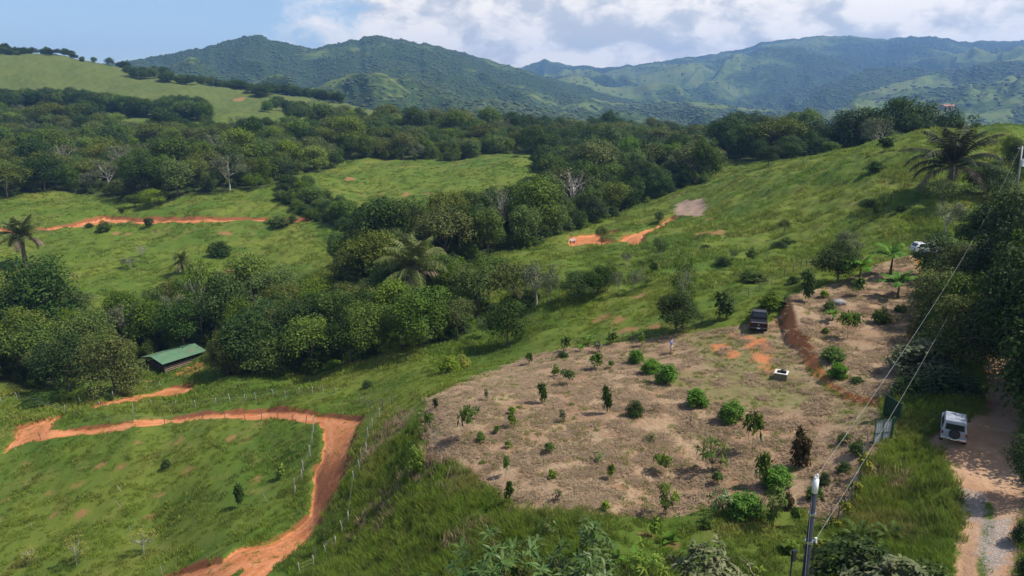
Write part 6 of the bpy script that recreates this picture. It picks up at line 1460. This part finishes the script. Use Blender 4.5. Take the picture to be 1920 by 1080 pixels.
# ---- power line
STEEL = simple('painted_steel', (0.026, 0.030, 0.044), 0.75, 0.0, 0.15, 0.2, 2.0, dirt=(.05, .05, .055)); CERAM = simple('pale_insulator', (.66, .66, .66), .35); WIRE = simple('aluminium_wire', (.26, .255, .24), .6, .2); CONC = simple('pole_concrete', (.42, .41, .39), .85)
def at_z(u, v, Y): a, t = ray(u, v); return np.array([float(a) * Y, Y, CAM_Z + float(t) * Y])
PT = at_z(1531, 893, 26.0)
def pole():
    g = landz(PT[0], PT[1]); t = empty('power_pole', (PT[0], PT[1], g - .3)); tag(t, 'dark steel power pole with a pale cap in the foreground', 'power pole'); H = PT[2] - g + .3
    bm_obj('shaft', CY((0, 0, 0), (0, 0, H - .75), .155, .105, 20), STEEL, t, True)
    cap = bm_obj('cap', CY((0, 0, H - .74), (0, 0, H - .12), .125, .115, 20), CERAM, t, True)
    for (dx, dy, hh) in ((-.05, -.03, .10), (.05, .02, .20), (.0, .06, .14)): bm_obj('insulator', CY((dx, dy, H - .14), (dx, dy, H - .12 + hh), .055, .04, 12), CERAM, cap)
    for zz in (H - 1.75, H - 3.05):
        b = bm_obj('band', CY((0, 0, zz), (0, 0, zz + .09), .150 if zz > H - 3 else .165, None, 20), CHROME, t)
    br = bm_obj('bracket', BX(.12, .30, -.025, .025, H - 3.0, H - 2.94, bev=.006, seg=1), CHROME, t); bm_obj('spool_insulator', CY((.28, 0, H - 3.03), (.28, 0, H - 2.83), .06, .05, 12), CERAM, br)
    for k in range(3): path_tube('down_cable', np.array([(.20 + .03 * k, -.03, H - 2.98), (.19 + .05 * k, -.10, H - 6.4), (.16 + .02 * k, -.13, 0.4)]), .012, BLACK_PL, t)
    return H, g
PH, PG = pole()
def far_pole():
    x, y = hit(1908, 352); g = landz(x, y); top = at_z(1917, 274, y); t = empty('power_pole', (x, y, g - .2)); tag(t, 'distant pale power pole with a transformer on the hillside', 'power pole')
    d = top - np.array([x, y, g - .2]); d[1] = 0
    bm_obj('shaft', CY((0, 0, 0), tuple(d), .16, .11, 14), CONC, t, True); k = .70
    tr = bm_obj('transformer', CY(tuple(d * .58 + np.array([.05, -.32, 0])), tuple(d * .58 + np.array([.05, -.32, 1.0])), .30, None, 16), CERAM, t); bm_obj('bushing', CY(tuple(d * .58 + np.array([.05, -.32, 1.0])), tuple(d * .58 + np.array([.05, -.32, 1.25])), .06, .04, 8), CERAM, tr)
    bm_obj('cross_arm', BX(d[0] - .7, d[0] + .7, -.05, .05, d[2] - .35, d[2] - .25), CONC, t)
    return np.array([x, y, g - .2]) + d
FT = far_pole()
def span(p, q, sag, r, label):
    k = np.linspace(0, 1, 25)[:, None]; P = p + (q - p) * k; P[:, 2] -= (4 * sag * k * (1 - k))[:, 0]
    o = path_tube('power_cable', P, r, WIRE); tag(o, label, 'cable')
span(PT + np.array([.05, .02, .05]), FT + np.array([-.3, 0, -.2]), 2.2, .0085, 'upper bare cable from the near pole to the hillside pole')
span(np.array([PT[0] + .28, PT[1], PT[2] - 2.9]), FT + np.array([0, 0, -4.2]), 2.2, .0085, 'lower cable from the pole bracket to the hillside pole')
def guy(p, q, label):
    o = path_tube('guy_wire', np.array([p, (p + q) / 2 - np.array([0, 0, .03]), q]), .010, WIRE); tag(o, label, 'wire')
gx, gy = PT[0] - .95, PT[1] - 2.4; guy(PT + np.array([-.1, 0, -.8]), np.array([gx, gy, landz(gx, gy)]), 'guy wire stretched from the near pole to the ground')
def meter():
    p = at_z(1486, 1040, 27.0); g = landz(p[0], p[1]); t = empty('meter_box', (p[0], p[1], g), math.radians(20)); tag(t, 'dark meter box on a thin post left of the near pole', 'box')
    bm_obj('post', CY((0, 0, -.2), (0, 0, p[2] - g + .1), .035, None, 8), STEEL, t); b = bm_obj('box', BX(-.11, .11, -.13, -.03, p[2] - g - .28, p[2] - g + .28, bev=.012, seg=1), STEEL, t); bm_obj('door', BX(-.09, .09, -.142, -.132, p[2] - g - .25, p[2] - g + .25), BLACK_PL, b)
meter()

# ---- open cattle shed with a green roof
def shed():
    G1, G2, G3 = [Vector(hit(*p)) for p in ((309, 694), (352, 677), (260, 689))]
    e = (G2 - G1).normalized(); L = 8.6; Wd = 6.6; ang = math.atan2(e.y, e.x) ; z = landz(G1.x, G1.y) - .1
    t = empty('cattle_shed', (G1.x, G1.y, z), ang, 0.90); tag(t, 'open timber cattle shed with a green metal roof', 'shed')
    TIM = simple('dark_timber', (.085, .065, .05), .85, var=.3, bump=.3); TIM2 = simple('bare_board', (.30, .215, .145), .85, var=.3, bump=.3); RF = simple('green_roof_sheet', (.105, .195, .110), .5, .1, .45, .10, .9, dirt=(.17, .15, .09))
    hE, hR = 2.55, 3.30
    for i in range(6):
        for j in range(4):
            if i in (0, 5) or j in (0, 3): bm_obj('post', BX(L * i / 5 - .07, L * i / 5 + .07, Wd * j / 3 - .07, Wd * j / 3 + .07, -.8, hE + (0.45 if j in (1, 2) else 0)), TIM, t)
    for k in range(5):
        zz = .25 + k * .36
        for yy in (0, Wd): bm_obj('rail', BX(.0, L, yy - .11 if yy == 0 else yy + .075, yy - .075 if yy == 0 else yy + .11, zz, zz + .17), TIM2 if k < 3 else TIM, t)
        for xx in (0, L): bm_obj('rail', BX(xx - .11 if xx == 0 else xx + .075, xx - .075 if xx == 0 else xx + .11, -.07, Wd + .07, zz, zz + .17), TIM, t)
    bm_obj('beam', BX(-.3, L + .3, -.06, .06, hE, hE + .14), TIM, t); bm_obj('beam', BX(-.3, L + .3, Wd - .06, Wd + .06, hE, hE + .14), TIM, t); bm_obj('ridge_beam', BX(-.3, L + .3, Wd / 2 - .06, Wd / 2 + .06, hR - .05, hR + .08), TIM, t)
    o = .75; sl = (hR - hE) / (Wd / 2); pz = lambda yy: hR + .16 - abs(yy - Wd / 2) * sl
    for (ya, yb) in ((-o, Wd / 2), (Wd + o, Wd / 2)):
        n = 11
        for i in range(n):                                         # roofing sheets side by side
            x0 = -o + (L + 2 * o) * i / n; x1 = -o + (L + 2 * o) * (i + 1) / n; bm = bmesh.new(); m = 8; row = []
            for k in range(m + 1):
                xx = x0 + (x1 - x0) * k / m; dz = .018 * (k % 2) + .004 * (i % 2); row.append((bm.verts.new((xx, ya, pz(ya) + dz)), bm.verts.new((xx, yb, pz(yb) + dz))))
            for k in range(m): bm.faces.new([row[k][0], row[k + 1][0], row[k + 1][1], row[k][1]])
            bm_obj('roof_sheet', bm, RF, t)
    rc = bmesh.new(); plate(rc, [(-o, Wd / 2 - .2, pz(Wd / 2 - .2) + .03), (L + o, Wd / 2 - .2, pz(Wd / 2 - .2) + .03), (L + o, Wd / 2, hR + .2), (-o, Wd / 2, hR + .2)], .01); plate(rc, [(-o, Wd / 2, hR + .2), (L + o, Wd / 2, hR + .2), (L + o, Wd / 2 + .2, pz(Wd / 2 + .2) + .03), (-o, Wd / 2 + .2, pz(Wd / 2 + .2) + .03)], .01); bm_obj('ridge_cap', rc, RF, t)
    print('shed', G1, G2, G3, (G2 - G1).length, (G3 - G1).length)
shed()

# ---- houses far off
def house(xy, rz, L, Wd, H, wall, roofc, label, zoff=0.0, name='house', floors=2):
    z = landz(*xy) if xy[1] < 1280 else FARZ(*xy); t = empty(name, (xy[0], xy[1], z + zoff - .5), rz); tag(t, label, 'house')
    wm = simple('render_' + name, wall, .8, dirt=tuple(c * .8 for c in wall)); rm = simple('roof_' + name, roofc, .6); ddm = simple('door_wood', (.12, .08, .05), .7)
    bm_obj('wall', BX(-L / 2, L / 2, -Wd / 2, Wd / 2, 0, H), wm, t)
    rf = bmesh.new(); o = .7; r = H + Wd * .22
    for s in (-1, 1): plate(rf, [(-L / 2 - o, s * (Wd / 2 + o), H - .15), (L / 2 + o, s * (Wd / 2 + o), H - .15), (L / 2 + o, 0, r), (-L / 2 - o, 0, r)], .12)
    bm_obj('roof', rf, rm, t)
    for fl in range(floors):
        for k in range(3):
            xx = -L / 2 + L * (k + .5) / 3; zz = H - 1.9 - fl * 2.7; w = bm_obj('window', BX(xx - .55, xx + .55, -Wd / 2 - .04, -Wd / 2 + .02, zz, zz + 1.1), GLASS, t); bm_obj('frame', BX(xx - .65, xx + .65, -Wd / 2 - .03, -Wd / 2 + .03, zz - .1, zz - .004), wm, w)
    bm_obj('door', BX(L * .02 - .45, L * .02 + .45, -Wd / 2 - .05, -Wd / 2 + .02, H - 5.2 if floors > 1 else .5, H - 3.1 if floors > 1 else 2.5), ddm, t)
def FARZ(x, y): return -42 + (float(fbm(np.array([x / 420]), np.array([y / 420]), 4, 71)[0]) - .5) * 60
a_, _ = ray(1331, 255); HOUSE_XY = (float(a_) * 345, 345.0)
house(HOUSE_XY, math.radians(12), 6.0, 5, 8.2, (.70, .70, .68), (.13, .14, .15), 'white two-storey house peeping out of the forest', zoff=-1.5)
def far_shed(u, v, Yg, L, col, label):
    a, t = ray(u, v); house_z = CAM_Z + float(t) * Yg; xy = (float(a) * Yg, Yg); e = empty('farm_building', (xy[0], xy[1], house_z - 9), 0.2); tag(e, label, 'building')
    bm_obj('wall', BX(-L / 2, L / 2, -7, 7, 0, 9), simple('far_wall', (.26, .22, .18), .9), e); rf = bmesh.new()
    for s in (-1, 1): plate(rf, [(-L / 2 - 1, s * 8, 8.6), (L / 2 + 1, s * 8, 8.6), (L / 2 + 1, 0, 12), (-L / 2 - 1, 0, 12)], .3)
    bm_obj('roof', rf, simple('far_roof', col, .7), e)
    bm_obj('door', BX(-2, 2, -7.1, -6.9, 0, 4), BLACK_PL, e)
far_shed(1777, 199, 1500, 26, (.30, .10, .06), 'long red-roofed farm building in the valley')

# ---- sign on the earth pad
def pad_sign(u, v):
    x, y = hit(u, v); t = empty('signboard', (x, y, landz(x, y) - .1), .3); tag(t, 'small white board with red base on the earth pad', 'sign')
    for s in (-.5, .5): bm_obj('leg', BX(s - .05, s + .05, -.05, .05, 0, 1.1), TYRE, t)
    bm_obj('board', BX(-.75, .75, -.04, .04, .75, 1.35, bev=.01, seg=1), WHITE_P, t); bm_obj('red_band', BX(-.75, .75, -.04, .04, .45, .74), RED_L, t)
pad_sign(1073, 449)

# ---- fences: every line of posts is a fence, each post a part
PW = simple('weathered_post', (.30, .28, .25), .9, var=.25, bump=.4); PD = simple('dark_post', (.12, .10, .08), .9, var=.25, bump=.4)
_pm = {}
def post_mesh(kind):
    if kind not in _pm:
        for k in range(3):
            r = np.random.default_rng(k + (9 if kind == 'd' else 0)); z = np.linspace(-.35, 1.30, 5); V, Fq = tubes([(np.c_[r.normal(size=5) * .018, r.normal(size=5) * .018, z], .050 - .01 * np.arange(5) / 4)], 7)
            n = len(V); V = np.r_[V, [[V[-7:, 0].mean(), V[-7:, 1].mean(), 1.31]]]; cap = np.array([(n - 7 + i, n - 7 + (i + 1) % 7, n) for i in range(7)]); _pm.setdefault(kind, []).append(mesh_np('post', V, [Fq, cap], PW if kind == 'w' else PD))
    return _pm[kind]
def fence(pts, kind, label, tile=None, wires=3, hs=1.0):
    r = random.Random(len(pts) * 7 + int(pts[0][0])); ox, oy = TILE[tile] if tile else (0, 0); s = 3.0 if tile else 1.0
    P = [hit(ox + u / s, oy + v / s) for u, v in pts]; Q = [(x, y, landz(x, y)) for x, y in P]; b = Q[0]; t = empty('fence', b); tag(t, label, 'fence')
    for (x, y, z) in Q:
        o = link('post', r.choice(post_mesh(kind)), t, (x - b[0], y - b[1], z - b[2])); o.rotation_euler = (r.uniform(-.12, .12), r.uniform(-.12, .12), r.random() * 6); k = r.uniform(.85, 1.12) * hs; o.scale = (1.0, 1.0, k)
    for wv in range(wires):
        hgt = .35 + wv * .35; path_tube('wire', np.array([(x - b[0], y - b[1], z - b[2] + hgt) for x, y, z in Q]), .006, PW, t, 3)
fence([(745,145),(850,125),(990,130),(1100,118),(1215,118),(1297,105),(1378,100),(1440,90),(1538,75),(1607,78),(1685,65),(1760,62),(1820,55),(1887,58)], 'w', 'pale post fence on the grass strip above the red road', 6)
fence([(225,290),(420,195),(620,205),(745,190),(925,200),(1040,190),(1140,170),(1265,185),(1380,190),(1470,182),(1560,170),(1650,190),(1720,190)], 'd', 'dark post fence along the upper side of the red road', 6)
fence([(1760,205),(1762,260),(1755,330),(1745,400),(1708,490),(1700,540),(1660,635),(1655,600)], 'w', 'short fence down the inner side of the road bend', 6)
fence([(5,100),(100,92),(365,168),(450,112),(560,122),(535,98),(640,75),(740,48),(825,18),(900,2)], 'w', 'pale post fence beside the upper red road', 6)
fence([(105,100),(135,115),(160,130),(215,140),(232,135),(285,105)], 'd', 'wire fence on the ridge right of the road corner', 7)
fence([(215,190),(170,255),(150,300),(135,400),(105,490),(70,545),(35,790),(8,835)], 'w', 'leaning post fence down the bank right of the red road', 7)
fence([(1885,925),(1830,970),(1775,985),(1760,1040),(1690,1070)], 'w', 'few posts at the bottom of the bank by the road', 6)
fence([(0,770),(105,745),(280,640),(372,580),(432,550),(500,510),(572,470),(620,452),(665,425),(697,415),(780,380)], 'd', 'dark post fence climbing the slope behind the pickup', 5, hs=.95)
fence([(1250,895),(1330,868),(1420,850),(1510,842),(1580,835),(1640,830),(1700,822),(1800,805)], 'd', 'thin fence along the upper rim of the lot', 4, hs=.9)
fence([(1040,375),(1010,440),(1000,530),(960,600),(945,660),(900,740),(870,800),(825,815)], 'd', 'fence between the lot and the tall grass by the track', 8)
def stake(tile, zx, zy, lean, label):
    ox, oy = TILE[tile]; x, y = hit(ox + zx / 3, oy + zy / 3); o = link('stake', post_mesh('w')[0], None, (x, y, landz(x, y))); o.scale = (.6, .6, .75); o.rotation_euler = (0, lean, 0); tag(o, label, 'stake', 'stakes in the grassy bowl')
for a in [(6,682,612,-.4,'upper of two leaning white stakes in the grassy bowl'),(6,677,695,-.5,'lower of two leaning white stakes in the grassy bowl'),(6,735,828,-.1,'white stake above the yellow-green sapling'),(6,1502,668,-.3,'pale crooked stake near the fence in the bowl'),(6,182,820,0.,'faint stake at the lower left of the bowl'),(6,88,358,-.5,'tilted white stake at the left tip of the road'),(6,912,1068 - 1000 + 1000,-.05,'stake at the bottom edge of the bowl'),
          (8,395,360,.5,'pale stake tied to the thin tall sapling'),(7,1813,308,0.,'bare stake beside the bright seedling')]: stake(*a)
# ------------------------------------------------------------------ the air
def build_haze():
    m = bpy.data.materials.new('haze'); m.use_nodes = True; t = NT(m.node_tree); t.n.clear()
    v = t.node('ShaderNodeVolumePrincipled', i={'Color': rgb(0.27, 0.52, 1.0), 'Density': 0.000135, 'Anisotropy': 0.15})
    v.inputs['Density Attribute'].default_value = ''
    m.cycles.homogeneous_volume = True
    o = t.node('ShaderNodeOutputMaterial'); t.l.new(v.outputs[0], o.inputs['Volume'])
    bm = bmesh.new(); bmesh.ops.create_cube(bm, size=1.0)
    me = bpy.data.meshes.new('haze'); bm.to_mesh(me); bm.free(); me.materials.append(m)
    ob = link('haze', me); ob.scale = (21000, 8000, 850); ob.location = (0, 3600, 425 - 230)
    tag(ob, 'thin blue haze in the air over the valley', 'haze', kind='stuff')
build_haze()
